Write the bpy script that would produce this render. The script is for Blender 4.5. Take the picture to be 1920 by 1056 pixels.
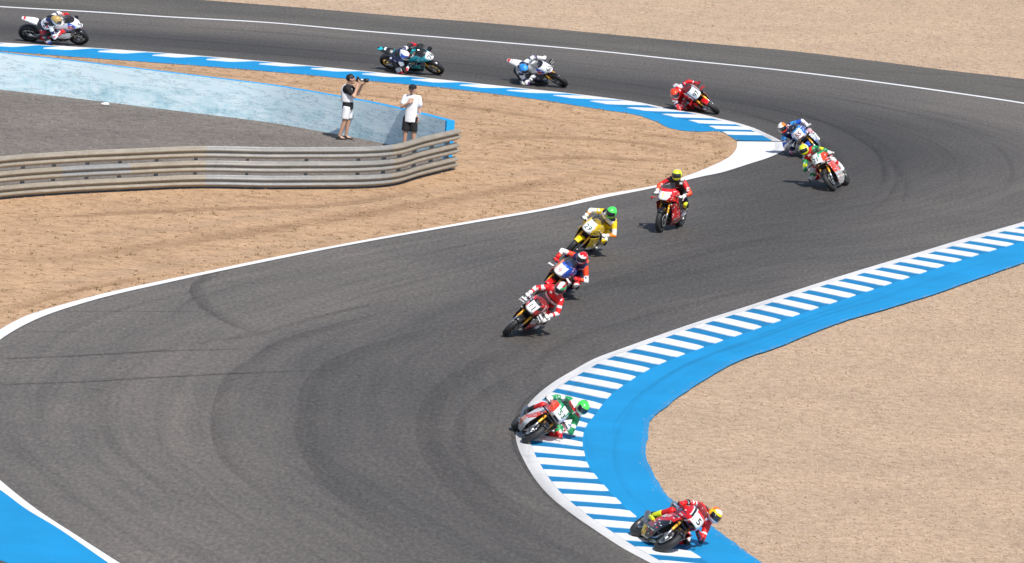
import bpy, bmesh, math, random
import numpy as np
from mathutils import Matrix, Vector
random.seed(7); rng = np.random.default_rng(7)
S = bpy.context.scene; COL = S.collection
rad = math.radians
for o in list(bpy.data.objects): bpy.data.objects.remove(o)

# ------------------------------------------------------------------ camera, sky, sun, exposure
W0, H0, FPX = 1920.0, 1056.0, 12751.0
PITCH, ROLL, DIST = rad(8.0), rad(4.0), 153.0
CAM = np.array([0, -DIST*math.cos(PITCH), DIST*math.sin(PITCH)])
CR = np.array((Matrix.Rotation(math.pi/2-PITCH, 3, 'X') @ Matrix.Rotation(ROLL, 3, 'Z')))
cd = bpy.data.cameras.new('camera'); cam = bpy.data.objects.new('camera', cd); COL.objects.link(cam)
cd.sensor_width = 36; cd.lens = FPX/W0*36; cd.clip_start = 1; cd.clip_end = 8000
cam.matrix_world = Matrix.Translation(CAM) @ Matrix(CR.tolist()).to_4x4(); S.camera = cam

SUN = np.array([0.34, -0.68, 1.0]); SUN /= np.linalg.norm(SUN)
SUN_EL = math.asin(SUN[2]); SUN_AZ = math.atan2(SUN[0], SUN[1])
w = bpy.data.worlds.new('World'); S.world = w; w.use_nodes = True
nt = w.node_tree; sky = nt.nodes.new('ShaderNodeTexSky'); sky.sky_type = 'NISHITA'; sky.sun_disc = False
sky.sun_elevation = SUN_EL; sky.sun_rotation = SUN_AZ
bg = nt.nodes['Background']; bg.inputs['Strength'].default_value = 0.125
nt.links.new(sky.outputs[0], bg.inputs[0])
sd = bpy.data.lights.new('sun', 'SUN'); sd.energy = 4.9; sd.angle = rad(0.53); sd.color = (1, .955, .89)
sun = bpy.data.objects.new('sun', sd); COL.objects.link(sun); sun.location = (60, -30, 90)
sun.rotation_euler = Vector(SUN.tolist()).to_track_quat('Z', 'Y').to_euler()
S.view_settings.view_transform = 'Standard'; S.view_settings.look = 'None'
S.view_settings.exposure = 0.0; S.view_settings.gamma = 1.0; S.view_settings.use_curve_mapping = False
S.cycles.max_bounces = 6; S.cycles.transparent_max_bounces = 24

def g(px, py, h=0.0):                       # point of the photograph -> point of the ground plane
    d = CR @ np.array([(px-W0/2)/FPX, -(py-H0/2)/FPX, -1.0]); t = (h-CAM[2])/d[2]
    return CAM+t*d
def crv(pts, n=400, h=0.0, px=True):        # smooth ground curve through the points, evenly resampled
    P = np.array([g(x, y, h) if px else (x, y, h) for x, y in pts])
    Q = np.vstack([2*P[0]-P[1], P, 2*P[-1]-P[-2]]); out = []
    for i in range(1, len(Q)-2):
        p0, p1, p2, p3 = Q[i-1:i+3]
        d = [max(np.linalg.norm(b-a), 1e-6)**.5 for a, b in ((p0, p1), (p1, p2), (p2, p3))]
        t0, t1, t2, t3 = 0, d[0], d[0]+d[1], sum(d)
        for t in np.linspace(t1, t2, 24, endpoint=False):
            A1 = (t1-t)/(t1-t0)*p0+(t-t0)/(t1-t0)*p1; A2 = (t2-t)/(t2-t1)*p1+(t-t1)/(t2-t1)*p2
            A3 = (t3-t)/(t3-t2)*p2+(t-t2)/(t3-t2)*p3
            B1 = (t2-t)/(t2-t0)*A1+(t-t0)/(t2-t0)*A2; B2 = (t3-t)/(t3-t1)*A2+(t-t1)/(t3-t1)*A3
            out.append((t2-t)/(t2-t1)*B1+(t-t1)/(t2-t1)*B2)
    out.append(P[-1]); out = np.array(out)
    return out if n is None else resamp(out, n)
def arc(P): return np.concatenate([[0], np.cumsum(np.linalg.norm(np.diff(P, axis=0), axis=1))])
def resamp(P, n):
    s = arc(P); t = np.linspace(0, s[-1], n)
    return np.stack([np.interp(t, s, P[:, k]) for k in range(3)], 1)
def at_s(P, s):
    a = arc(P); return np.array([np.interp(s, a, P[:, k]) for k in range(3)])

# ------------------------------------------------------------------ materials
def nodes(m):
    m.use_nodes = True; n = m.node_tree; return n, n.nodes['Principled BSDF'], n.links.new
def setp(b, **k):
    for a, v in k.items():
        nm = {'rough': 'Roughness', 'metal': 'Metallic', 'coat': 'Coat Weight', 'spec': 'Specular IOR Level', 'trans': 'Transmission Weight', 'alpha': 'Alpha'}[a]
        b.inputs[nm].default_value = v
def N(n, t, **k):
    x = n.nodes.new('ShaderNode'+t)
    for a, v in k.items():
        if a in x.inputs: x.inputs[a].default_value = v
        else: setattr(x, a, v)
    return x
def coords(n, l, sx, sy, sz, src='Object', rot=0):
    tc = N(n, 'TexCoord'); mp = N(n, 'Mapping'); mp.inputs['Scale'].default_value = (sx, sy, sz); mp.inputs['Rotation'].default_value = (0, 0, rot)
    l(tc.outputs[src], mp.inputs[0]); return mp.outputs[0]
def noise(n, l, vec, scale, detail=4, rough=.6):
    x = N(n, 'TexNoise', Scale=scale, Detail=detail, Roughness=rough); l(vec, x.inputs['Vector']); return x.outputs[0]
def ramp(n, l, fac, stops):
    r = N(n, 'ValToRGB'); e = r.color_ramp.elements
    while len(e) < len(stops): e.new(.5)
    for k, (p, c) in enumerate(stops): e[k].position = p; e[k].color = (*c, 1) if len(c) == 3 else c
    l(fac, r.inputs[0]); return r.outputs[0]
def mix(n, l, a, b, f, mode='MIX'):
    x = N(n, 'Mix'); x.data_type = 'RGBA'; x.blend_type = mode
    for v, s in ((a, x.inputs[6]), (b, x.inputs[7]), (f, x.inputs[0])):
        if isinstance(v, (int, float)): s.default_value = v
        elif isinstance(v, tuple): s.default_value = (*v, 1)
        else: l(v, s)
    return x.outputs[2]
def bump(n, l, b, fac, strength, dist):
    x = N(n, 'Bump', Strength=strength, Distance=dist); l(fac, x.inputs['Height']); l(x.outputs[0], b.inputs['Normal'])
MATS = {}
def paint(name, c, rough=.35, coat=0.0, metal=0.0, wear=.10):
    if name in MATS: return MATS[name]
    m = bpy.data.materials.new(name); n, b, l = nodes(m); setp(b, rough=rough, coat=coat, metal=metal)
    v = coords(n, l, 1, 1, 1); f = noise(n, l, v, 9, 5)
    col = ramp(n, l, f, [(.3, tuple(x*(1-wear) for x in c)), (.7, tuple(min(1, x*(1+wear*.5)) for x in c))])
    l(col, b.inputs['Base Color']); MATS[name] = m; return m
P = dict(  # liveries, leathers, metals
    white=(.80, .80, .80), red=(.70, .010, .014), orangered=(.80, .06, .012), orange=(.85, .22, .02), navy=(.012, .02, .085), blue=(.015, .09, .52),
    skyblue=(.03, .27, .72), teal=(.02, .42, .50), black=(.014, .014, .016), green=(.012, .30, .09), lime=(.07, .74, .10), fluoyellow=(.72, .80, .02),
    yellow=(.90, .62, .004), gold=(.50, .33, .10), crimson=(.34, .01, .02), silver=(.45, .46, .48), pink=(.75, .35, .40), purple=(.10, .05, .16))
for k, c in P.items(): paint('paint_'+k, c, .28, .5); paint('leather_'+k, c, .5, .1)
def PM(k): return MATS['paint_'+k]
def LM(k): return MATS['leather_'+k]
rubber = paint('tyre_rubber', (.020, .020, .021), .62)
carbon = paint('carbon_black', (.016, .016, .018), .38, .2)
iron = paint('engine_metal', (.10, .10, .105), .42, 0, .7)
alloy = paint('alloy_grey', (.42, .42, .43), .35, 0, .9)
goldm = paint('gold_anodised', (.85, .42, .04), .3, .2, .35)
darkrim = paint('black_rim', (.03, .03, .032), .35, .3)
goldrim = paint('gold_rim', (.75, .5, .16), .3, .2, .5)
steel = paint('disc_steel', (.5, .5, .5), .3, 0, .9)
visor_m = paint('dark_visor', (.012, .014, .02), .06, 1)
skin_m = paint('skin', (.52, .30, .21), .5)
hair_m = paint('dark_hair', (.015, .011, .009), .6)
cotton_w = paint('white_cotton', (.78, .78, .80), .85)
cotton_b = paint('black_cotton', (.012, .012, .014), .85)
shoe_m = paint('dark_shoe', (.02, .017, .017), .6)
ink = paint('black_ink', (.012, .012, .012), .45); ink_w = paint('white_ink', (.8, .8, .8), .45); ink_y = paint('yellow_ink', (.75, .72, .02), .45)
ink_g = paint('green_ink', (.01, .10, .06), .45); ink_r = paint('dark_red_ink', (.25, .02, .05), .45)
m = bpy.data.materials.new('smoked_screen'); n, b, l = nodes(m); setp(b, rough=.06, alpha=.42); b.inputs['Base Color'].default_value = (.03, .031, .034, 1); screen_m = m

def asphalt(name, c0, c1, streak):
    m = bpy.data.materials.new(name); n, b, l = nodes(m); setp(b, rough=.78, spec=.3)
    v = coords(n, l, 1, 1, 1)
    fine = noise(n, l, coords(n, l, 1, .5, 1, rot=.2), 10, 6, .8); grain = noise(n, l, coords(n, l, 1, .28, 1, rot=.12), 13, 3, .7); big = noise(n, l, v, .16, 4, .55)
    col = mix(n, l, c0, c1, ramp(n, l, big, [(.35, (0, 0, 0)), (.65, (1, 1, 1))]))
    if streak:
        uv = coords(n, l, .035, 1.0, 1, 'UV'); st = noise(n, l, uv, 2.6, 7, .72)
        st2 = noise(n, l, coords(n, l, .10, .35, 1, 'UV'), 1.0, 3, .5)
        col = mix(n, l, col, ramp(n, l, st, [(.32, (.56, .57, .58)), (.5, (.94, .94, .94)), (.66, (1.22, 1.20, 1.17))]), .50, 'MULTIPLY')
        col = mix(n, l, col, ramp(n, l, st2, [(.3, (.80, .81, .83)), (.7, (1.14, 1.12, 1.1))]), .8, 'MULTIPLY')
        at = N(n, 'Attribute', attribute_name='rubbering'); col = mix(n, l, col, (.034, .033, .033), at.outputs['Fac'])
    col = mix(n, l, col, ramp(n, l, fine, [(.28, (.70, .70, .70)), (.5, (1, 1, 1)), (.74, (1.40, 1.37, 1.33))]), .8, 'MULTIPLY')
    col = mix(n, l, col, ramp(n, l, grain, [(.30, (.64, .64, .64)), (.5, (1, 1, 1)), (.70, (1.48, 1.44, 1.39))]), .75, 'MULTIPLY')
    l(col, b.inputs['Base Color']); bump(n, l, b, fine, .5, .02); return m
track_m = asphalt('track_asphalt', (.122, .112, .103), (.152, .136, .122), True)
runoff_m = asphalt('runoff_asphalt', (.100, .093, .082), (.124, .114, .100), True)

def granular(name, stops, patch, sc, aniso=1.0, rot=0.0, bs=.8, warm=None):
    m = bpy.data.materials.new(name); n, b, l = nodes(m); setp(b, rough=.95, spec=.1)
    v = coords(n, l, 1, aniso, 1, rot=rot); a = noise(n, l, v, sc, 5, .8); p_ = noise(n, l, coords(n, l, 1, aniso, 1, rot=rot), .35, 5, .6)
    a2 = noise(n, l, v, sc*.33, 3, .7); p3 = noise(n, l, coords(n, l, .5, 2.2, 1, rot=rot), .9, 6, .7)
    col = ramp(n, l, a, stops)
    col = mix(n, l, col, ramp(n, l, a2, [(.32, (.66, .64, .62)), (.5, (1, 1, 1)), (.7, (1.18, 1.18, 1.18))]), .7, 'MULTIPLY')
    col = mix(n, l, col, ramp(n, l, p_, [(.3, patch[0]), (.7, patch[1])]), .85, 'MULTIPLY')
    if warm: col = mix(n, l, col, warm, ramp(n, l, p3, [(.56, (0, 0, 0)), (.74, (.85, .85, .85))]))
    l(col, b.inputs['Base Color']); bump(n, l, b, a, bs, .06); return m
gravel_m = granular('gravel_bed', [(.27, (.34, .235, .165)), (.5, (.51, .375, .268)), (.72, (.61, .475, .355))], ((.86, .86, .86), (1.10, 1.085, 1.06)), 11, 1.0, 0.0, .6)
soil_m = granular('dry_soil', [(.24, (.29, .17, .098)), (.48, (.475, .312, .192)), (.75, (.59, .42, .275))], ((.84, .82, .80), (1.10, 1.09, 1.07)), 6.5, 1.0, .35, .6, (.24, .13, .068))
grey_m = granular('grey_hardcore', [(.28, (.115, .102, .092)), (.5, (.20, .178, .162)), (.74, (.29, .262, .24))], ((.82, .82, .82), (1.15, 1.12, 1.1)), 8)
ledge_m = granular('dusty_asphalt', [(.28, (.05, .045, .04)), (.5, (.10, .09, .08)), (.72, (.16, .14, .12))], ((.8, .8, .8), (1.15, 1.1, 1.1)), 9)
def ground_paint(name, c, dirt, amount=.5):
    m = bpy.data.materials.new(name); n, b, l = nodes(m); setp(b, rough=.6, spec=.35)
    v = coords(n, l, 1, 1, 1); a = noise(n, l, v, 14, 6, .75); p_ = noise(n, l, v, .5, 5, .65); q = noise(n, l, coords(n, l, .5, 3, 1), 1.1, 6, .7)
    col = mix(n, l, c, tuple(x*.84 for x in c), ramp(n, l, p_, [(.35, (0, 0, 0)), (.7, (1, 1, 1))]))
    col = mix(n, l, col, dirt, ramp(n, l, q, [(.60, (0, 0, 0)), (.80, (amount, amount, amount))]))
    col = mix(n, l, col, ramp(n, l, a, [(.25, (.80, .80, .80)), (.55, (1, 1, 1))]), .55, 'MULTIPLY')
    l(col, b.inputs['Base Color']); bump(n, l, b, a, .35, .01); return m
apron_m = ground_paint('blue_track_paint', (.001, .275, .60), (.02, .10, .20), .45)
kerbblue_m = ground_paint('kerb_blue_paint', (.003, .205, .46), (.02, .05, .08), .5)
white_m = ground_paint('white_track_paint', (.83, .83, .83), (.33, .31, .29), .45)
edge_m = ground_paint('scuffed_white_paint', (.72, .71, .70), (.16, .155, .15), 1.0)
def rubber_mark(name, strength, c=(.022, .022, .024)):
    m = bpy.data.materials.new(name); n, b, l = nodes(m); setp(b, rough=.8, spec=.2); b.inputs['Base Color'].default_value = (*c, 1)
    uv = coords(n, l, 1, 1, 1, 'UV'); sx = N(n, 'SeparateXYZ'); l(uv, sx.inputs[0])
    pr = ramp(n, l, sx.outputs[1], [(0, (0, 0, 0)), (.35, (1, 1, 1)), (.65, (1, 1, 1)), (1, (0, 0, 0))])
    ns = noise(n, l, coords(n, l, .5, 5, 1, 'UV'), 2, 6, .7)
    k = mix(n, l, pr, ramp(n, l, ns, [(.25, (.15, .15, .15)), (.65, (1, 1, 1))]), 1.0, 'MULTIPLY'); at = N(n, 'Attribute', attribute_name='fade')
    k = mix(n, l, k, at.outputs['Color'], 1.0, 'MULTIPLY'); k = mix(n, l, k, (strength,)*3, 1.0, 'MULTIPLY'); l(k, b.inputs['Alpha']); return m
mark_m = rubber_mark('tyre_rubber_film', .48); dust_m = rubber_mark('gravel_dust', .75, (.46, .34, .24)); soilband_m = rubber_mark('dark_soil_band', .55, (.24, .135, .07)); paleband_m = rubber_mark('pale_soil_band', .5, (.60, .45, .31)); seam_m = rubber_mark('asphalt_seam', .85)
m = bpy.data.materials.new('faded_blue_wall_paint'); n, b, l = nodes(m); setp(b, rough=.8, spec=.2)
v = coords(n, l, 1, 1, 1); sxyz = N(n, 'SeparateXYZ'); l(v, sxyz.inputs[0])
pt = noise(n, l, coords(n, l, .8, .8, 2.2), 1.6, 6, .7); ck = noise(n, l, coords(n, l, .5, .5, 3.2), 1.1, 7, .72); dr = noise(n, l, coords(n, l, 6, 6, .5), 1.4, 3)
col = ramp(n, l, pt, [(.3, (.60, .80, .90)), (.5, (.67, .84, .91)), (.7, (.72, .86, .92))])
low = ramp(n, l, sxyz.outputs[2], [(.30, (1, 1, 1)), (.75, (0, 0, 0))]); st = mix(n, l, low, ramp(n, l, pt, [(.40, (1, 1, 1)), (.56, (0, 0, 0))]), 1.0, 'MULTIPLY')
st = mix(n, l, st, ramp(n, l, dr, [(.3, (.15, .15, .15)), (.7, (.9, .9, .9))]), 1.0, 'MULTIPLY')
col = mix(n, l, col, (.34, .58, .68), st)
col = mix(n, l, col, (.07, .16, .22), ramp(n, l, ck, [(.491, (0, 0, 0)), (.5, (.85, .85, .85)), (.509, (0, 0, 0))]))
l(col, b.inputs['Base Color']); bump(n, l, b, ck, .4, .03); wall_m = m
wallblue_m = ground_paint('bright_blue_wall_paint', (.012, .36, .78), (.05, .2, .4), .3)
def rail_mat(name, c0, c1):
    m = bpy.data.materials.new(name); n, b, l = nodes(m); setp(b, rough=.55, metal=.25)
    v = coords(n, l, 1, 1, 1); a = noise(n, l, coords(n, l, 1, 1, 4), 2.2, 6, .7); d = noise(n, l, v, 14, 4)
    col = mix(n, l, c0, c1, ramp(n, l, a, [(.35, (0, 0, 0)), (.65, (1, 1, 1))])); col = mix(n, l, col, ramp(n, l, d, [(.3, (.75, .73, .7)), (.6, (1, 1, 1))]), .6, 'MULTIPLY')
    l(col, b.inputs['Base Color']); return m
rail_grey = rail_mat('zinc_grey', (.29, .29, .28), (.37, .36, .34)); rail_tan = rail_mat('dusty_zinc', (.32, .285, .23), (.41, .365, .30)); rail_dark = rail_mat('old_zinc', (.28, .29, .30), (.36, .36, .355))
stone_m = bpy.data.materials.new('pebble_stone'); n, b, l = nodes(stone_m); setp(b, rough=.9, spec=.15)
gi = N(n, 'NewGeometry'); l(ramp(n, l, gi.outputs['Random Per Island'], [(0, (.30, .21, .145)), (.20, (.50, .37, .26)), (.92, (.575, .44, .32)), (1, (.70, .57, .44))]), b.inputs['Base Color'])
clod_m = bpy.data.materials.new('soil_clod'); n, b, l = nodes(clod_m); setp(b, rough=.95, spec=.1)
gi = N(n, 'NewGeometry'); l(ramp(n, l, gi.outputs['Random Per Island'], [(0, (.23, .13, .07)), (.4, (.45, .29, .175)), (1, (.57, .405, .26))]), b.inputs['Base Color'])
chip_m = bpy.data.materials.new('grey_chippings'); n, b, l = nodes(chip_m); setp(b, rough=.95, spec=.1)
gi = N(n, 'NewGeometry'); l(ramp(n, l, gi.outputs['Random Per Island'], [(0, (.12, .105, .095)), (.6, (.20, .18, .16)), (1, (.34, .31, .28))]), b.inputs['Base Color'])
straw_m = bpy.data.materials.new('dry_straw'); n, b, l = nodes(straw_m); setp(b, rough=.9, spec=.1)
gi = N(n, 'NewGeometry'); l(ramp(n, l, gi.outputs['Random Per Island'], [(0, (.07, .075, .02)), (.45, (.16, .11, .05)), (1, (.36, .25, .12))]), b.inputs['Base Color'])

# ------------------------------------------------------------------ mesh helpers
def link(name, me, parent=None):
    o = bpy.data.objects.new(name, me); COL.objects.link(o)
    if parent is not None: o.parent = parent
    return o
def tag(o, label=None, cat=None, group=None, kind=None):
    for k, v in (('label', label), ('category', cat), ('group', group), ('kind', kind)):
        if v: o[k] = v
    return o
def empty(name, mw=None):
    o = bpy.data.objects.new(name, None); COL.objects.link(o); o.empty_display_size = .3
    if mw is not None: o.matrix_world = mw
    return o
def pymesh(name, V, F, mats, mi=None, smooth=False):
    me = bpy.data.meshes.new(name); me.from_pydata([tuple(map(float, v)) for v in V], [], [tuple(map(int, f)) for f in F])
    for m_ in (mats if isinstance(mats, (list, tuple)) else [mats]): me.materials.append(m_)
    if mi is not None: me.polygons.foreach_set('material_index', list(map(int, mi)))
    if smooth: me.polygons.foreach_set('use_smooth', [True]*len(me.polygons))
    me.update(); return me
class MB:
    def __init__(s): s.V = []; s.F = []
    def add(s, V, F):
        k = len(s.V); s.V += [tuple(v) for v in V]; s.F += [tuple(i+k for i in f) for f in F]; return s
    def box(s, c, d, rot=None, bev=.12):
        # bevelled box: each face inset, joined by chamfers
        hx, hy, hz = (x/2 for x in d); e = bev*min(d); V = []
        for sx in (-1, 1):
            for sy in (-1, 1):
                for sz in (-1, 1):
                    V += [(sx*hx, sy*(hy-e), sz*(hz-e)), (sx*(hx-e), sy*hy, sz*(hz-e)), (sx*(hx-e), sy*(hy-e), sz*hz)]
        ix = lambda a, b_, c_, k: ((a*2+b_)*2+c_)*3+k
        F = []
        for a in (0, 1):
            f = [ix(a, 0, 0, 0), ix(a, 1, 0, 0), ix(a, 1, 1, 0), ix(a, 0, 1, 0)]; F.append(f if a else f[::-1])
            f = [ix(0, a, 0, 1), ix(0, a, 1, 1), ix(1, a, 1, 1), ix(1, a, 0, 1)]; F.append(f if a else f[::-1])
            f = [ix(0, 0, a, 2), ix(1, 0, a, 2), ix(1, 1, a, 2), ix(0, 1, a, 2)]; F.append(f if a else f[::-1])
            for b_ in (0, 1):
                F.append([ix(a, b_, 0, 0), ix(a, b_, 1, 0), ix(a, b_, 1, 1), ix(a, b_, 0, 1)])
                F.append([ix(a, 0, b_, 0), ix(a, 1, b_, 0), ix(a, 1, b_, 2), ix(a, 0, b_, 2)])
                F.append([ix(0, a, b_, 1), ix(1, a, b_, 1), ix(1, a, b_, 2), ix(0, a, b_, 2)])
        for a in (0, 1):
            for b_ in (0, 1):
                for c_ in (0, 1): F.append([ix(a, b_, c_, k) for k in range(3)])
        V = np.array(V)
        if rot is not None: V = V @ np.array(rot).T
        return s.add(V+np.array(c), F)
    def tube(s, pts, r, n=8, flat=None):
        P_ = np.array(pts, float); k = len(P_); rs = np.full(k, r) if np.isscalar(r) else np.array(r); V = []; F = []
        up = None
        for i in range(k):
            d = P_[min(i+1, k-1)]-P_[max(i-1, 0)]; d /= np.linalg.norm(d)+1e-9
            if up is None: up = np.array([0, 0, 1.]) if abs(d[2]) < .9 else np.array([0, 1., 0])
            a = np.cross(up, d); a /= np.linalg.norm(a)+1e-9; b_ = np.cross(d, a); up = b_
            for j in range(n):
                t = 2*math.pi*j/n; V.append(P_[i]+rs[i]*(math.cos(t)*a*(flat or 1)+math.sin(t)*b_))
        for i in range(k-1):
            for j in range(n): F.append((i*n+j, i*n+(j+1) % n, (i+1)*n+(j+1) % n, (i+1)*n+j))
        F.append(tuple(range(n))[::-1]); F.append(tuple((k-1)*n+j for j in range(n)))
        return s.add(V, F)
    def capsule(s, a, b, ra, rb, n=12, sc=None):
        a = np.array(a, float); b = np.array(b, float); d = b-a; L = np.linalg.norm(d); d = d/L if L > 1e-6 else np.array([1., 0, 0])
        pts = []; rs = []
        for k in range(4): t = math.pi/2*(1-k/4)*.98; pts.append(a-d*ra*math.sin(t)); rs.append(ra*math.cos(t))
        pts += [a, b]; rs += [ra, rb]
        for k in range(1, 5): t = math.pi/2*k/4*.98; pts.append(b+d*rb*math.sin(t)); rs.append(rb*math.cos(t))
        return s.tube(pts, rs, n)
    def lathe(s, prof, n=32, c=(0, 0, 0)):     # closed profile of (r, y), axis y
        k = len(prof); V = []; F = []
        for i in range(n):
            t = 2*math.pi*i/n
            for r, y in prof: V.append((c[0]+r*math.cos(t), c[1]+y, c[2]+r*math.sin(t)))
        for i in range(n):
            for j in range(k): F.append((i*k+j, i*k+(j+1) % k, ((i+1) % n)*k+(j+1) % k, ((i+1) % n)*k+j))
        return s.add(V, F)
    def loft(s, secs, cap=True):                # list of equal rings
        n = len(secs[0]); V = [p for r in secs for p in r]; F = []
        for i in range(len(secs)-1):
            for j in range(n): F.append((i*n+j, i*n+(j+1) % n, (i+1)*n+(j+1) % n, (i+1)*n+j))
        if cap: F.append(tuple(range(n))[::-1]); F.append(tuple((len(secs)-1)*n+j for j in range(n)))
        return s.add(V, F)
    def sphere(s, c, r, nu=14, nv=8, f=None):
        r = np.array([r]*3) if np.isscalar(r) else np.array(r); V = []; F = []
        for i in range(nv+1):
            ph = math.pi*(i/nv*.98+.01)
            for j in range(nu):
                t = 2*math.pi*j/nu; p = np.array([math.sin(ph)*math.cos(t), math.sin(ph)*math.sin(t), math.cos(ph)])*r
                V.append((f(p) if f else p)+np.array(c))
        for i in range(nv):
            for j in range(nu): F.append((i*nu+j, (i+1)*nu+j, (i+1)*nu+(j+1) % nu, i*nu+(j+1) % nu))
        F.append(tuple(range(nu))); F.append(tuple(nv*nu+j for j in range(nu))[::-1])
        return s.add(V, F)
    def mesh(s, name, mats, smooth=True, fn=None):
        if fn is None: return pymesh(name, s.V, s.F, mats, None, smooth)
        names = []; mi = []; A = np.array(s.V)
        for f in s.F:
            k = fn(*A[list(f)].mean(0))
            if k not in names: names.append(k)
            mi.append(names.index(k))
        return pymesh(name, s.V, s.F, [mats(k) for k in names], mi, smooth)
    def obj(s, name, mats, parent=None, smooth=True, fn=None): return link(name, s.mesh(name, mats, smooth, fn), parent)
def remesh(mb, voxel, it=3):
    me = pymesh('tmp', mb.V, mb.F, rubber); o = link('tmp', me)
    r = o.modifiers.new('r', 'REMESH'); r.mode = 'VOXEL'; r.voxel_size = voxel
    sm = o.modifiers.new('s', 'SMOOTH'); sm.iterations = it; sm.factor = .5
    ev = o.evaluated_get(bpy.context.evaluated_depsgraph_get()); e = ev.to_mesh()
    V = np.empty(len(e.vertices)*3); e.vertices.foreach_get('co', V); V = V.reshape(-1, 3).copy(); F = [tuple(p.vertices) for p in e.polygons]
    ev.to_mesh_clear(); bpy.data.objects.remove(o); bpy.data.meshes.remove(me); return V, F
def sheet(name, A, B, mat, cols=1, z=0.0, parent=None, kind='structure', za=None, attr=None):
    """strip between two curves of equal length; uv = metres along, metres across"""
    n_ = len(A); sA = (arc(A)+arc(B))/2; V = []; F = []; UV = []; T = []
    for i in range(n_):
        wd = np.linalg.norm(B[i]-A[i])
        for k in range(cols+1):
            t = k/cols; p = A[i]*(1-t)+B[i]*t; zz = z if za is None else za(t)
            V.append((p[0], p[1], zz)); UV.append((sA[i], t*wd)); T.append((i/(n_-1), t))
    for i in range(n_-1):
        for k in range(cols): a = i*(cols+1)+k; F.append((a, a+1, a+cols+2, a+cols+1))
    me = pymesh(name, V, F, mat)
    if me.polygons[0].normal.z < 0: me.flip_normals()
    uv = me.uv_layers.new(name='UVMap'); li = np.empty(len(me.loops), int); me.loops.foreach_get('vertex_index', li)
    uv.data.foreach_set('uv', np.array(UV)[li].ravel())
    if attr:
        a = me.attributes.new(attr[0], 'FLOAT', 'POINT'); a.data.foreach_set('value', np.array([attr[1](*t) for t in T], np.float32))
    o = link(name, me, parent)
    if kind: o['kind'] = kind
    return o
def poly(name, pts, mat, z, kind='structure'):
    me = pymesh(name, [(p[0], p[1], z) for p in pts], [tuple(range(len(pts)))], mat)
    if me.polygons[0].normal.z < 0: me.flip_normals()
    o = link(name, me)
    if kind: o['kind'] = kind
    return o
def inside(pts, Q):
    x, y = Q[:, 0], Q[:, 1]; r = np.zeros(len(Q), bool); j = len(pts)-1
    for i in range(len(pts)):
        xi, yi, xj, yj = pts[i][0], pts[i][1], pts[j][0], pts[j][1]
        c = ((yi > y) != (yj > y)) & (x < (xj-xi)*(y-yi)/(yj-yi+1e-12)+xi); r ^= c; j = i
    return r

# ------------------------------------------------------------------ ground
Lpx = [(-420, 52), (-200, 68), (0, 80), (180, 90.5), (400, 107), (587, 124), (706, 136), (869, 154), (1000, 168), (1100, 179), (1196, 192), (1259, 205), (1309, 213), (1350, 223), (1387, 232), (1415, 241), (1435, 250), (1451, 257.5), (1467, 267), (1473, 276), (1469, 283), (1442, 296), (1405, 308), (1350, 325), (1320, 331), (1227, 353), (1142, 370), (1040, 392), (840, 427), (640, 463), (500, 491), (400, 512), (300, 534), (200, 557), (100, 587), (50, 608), (0, 638), (-60, 690), (-96, 760), (-72, 840), (0, 901), (39, 933), (78, 962), (146, 1006), (224, 1056), (330, 1120), (520, 1220)]
Rpx = [(-420, -22), (-200, 0), (20, 14), (180, 23), (300, 31), (508, 43), (675, 58), (883, 75), (1100, 94), (1280, 113), (1447, 130), (1613, 150), (1780, 173), (1920, 194), (2060, 220), (2180, 260), (2230, 300), (2190, 335), (2090, 366), (1990, 392), (1920, 416), (1811, 447), (1725, 473), (1573, 519), (1400, 575), (1290, 610), (1177, 650), (1115, 673), (1073, 696), (1035, 719), (1000, 748), (977, 780), (967, 815), (971, 838), (983, 865), (1004, 900), (1031, 931), (1073, 965), (1115, 994), (1169, 1029), (1219, 1056), (1300, 1100), (1480, 1200)]
Lc, Rc = crv(Lpx, None), crv(Rpx, None)
def seg(Cv, Px, i, j): return Cv[i*24:j*24+1]
def li(x): return min(range(len(Lpx)), key=lambda k: abs(Lpx[k][0]-x[0])+abs(Lpx[k][1]-x[1]))
def ri(x): return min(range(len(Rpx)), key=lambda k: abs(Rpx[k][0]-x[0])+abs(Rpx[k][1]-x[1]))
PAIR = [((-420, 52), (-420, -22)), ((400, 107), (508, 43)), ((1000, 168), (1100, 94)), ((1259, 205), (1613, 150)), ((1387, 232), (1920, 194)), ((1451, 257.5), (2180, 260)), ((1469, 283), (2190, 335)), ((1350, 325), (1990, 392)), ((1142, 370), (1573, 519)), ((840, 427), (1290, 610)), ((500, 491), (1115, 673)), ((200, 557), (1035, 719)), ((0, 638), (1000, 748)), ((-96, 760), (967, 815)), ((-72, 840), (971, 838)), ((78, 962), (1031, 931)), ((224, 1056), (1169, 1029)), ((520, 1220), (1480, 1200))]
TL, TR = [], []
for (a, b_), (c, d) in zip(PAIR, PAIR[1:]):
    A = seg(Lc, Lpx, li(a), li(c)); B = seg(Rc, Rpx, ri(b_), ri(d)); k = max(8, int(max(arc(A)[-1], arc(B)[-1])/.5))
    TL += list(resamp(A, k)[:-1]); TR += list(resamp(B, k)[:-1])
TL, TR = np.array(TL), np.array(TR)

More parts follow.
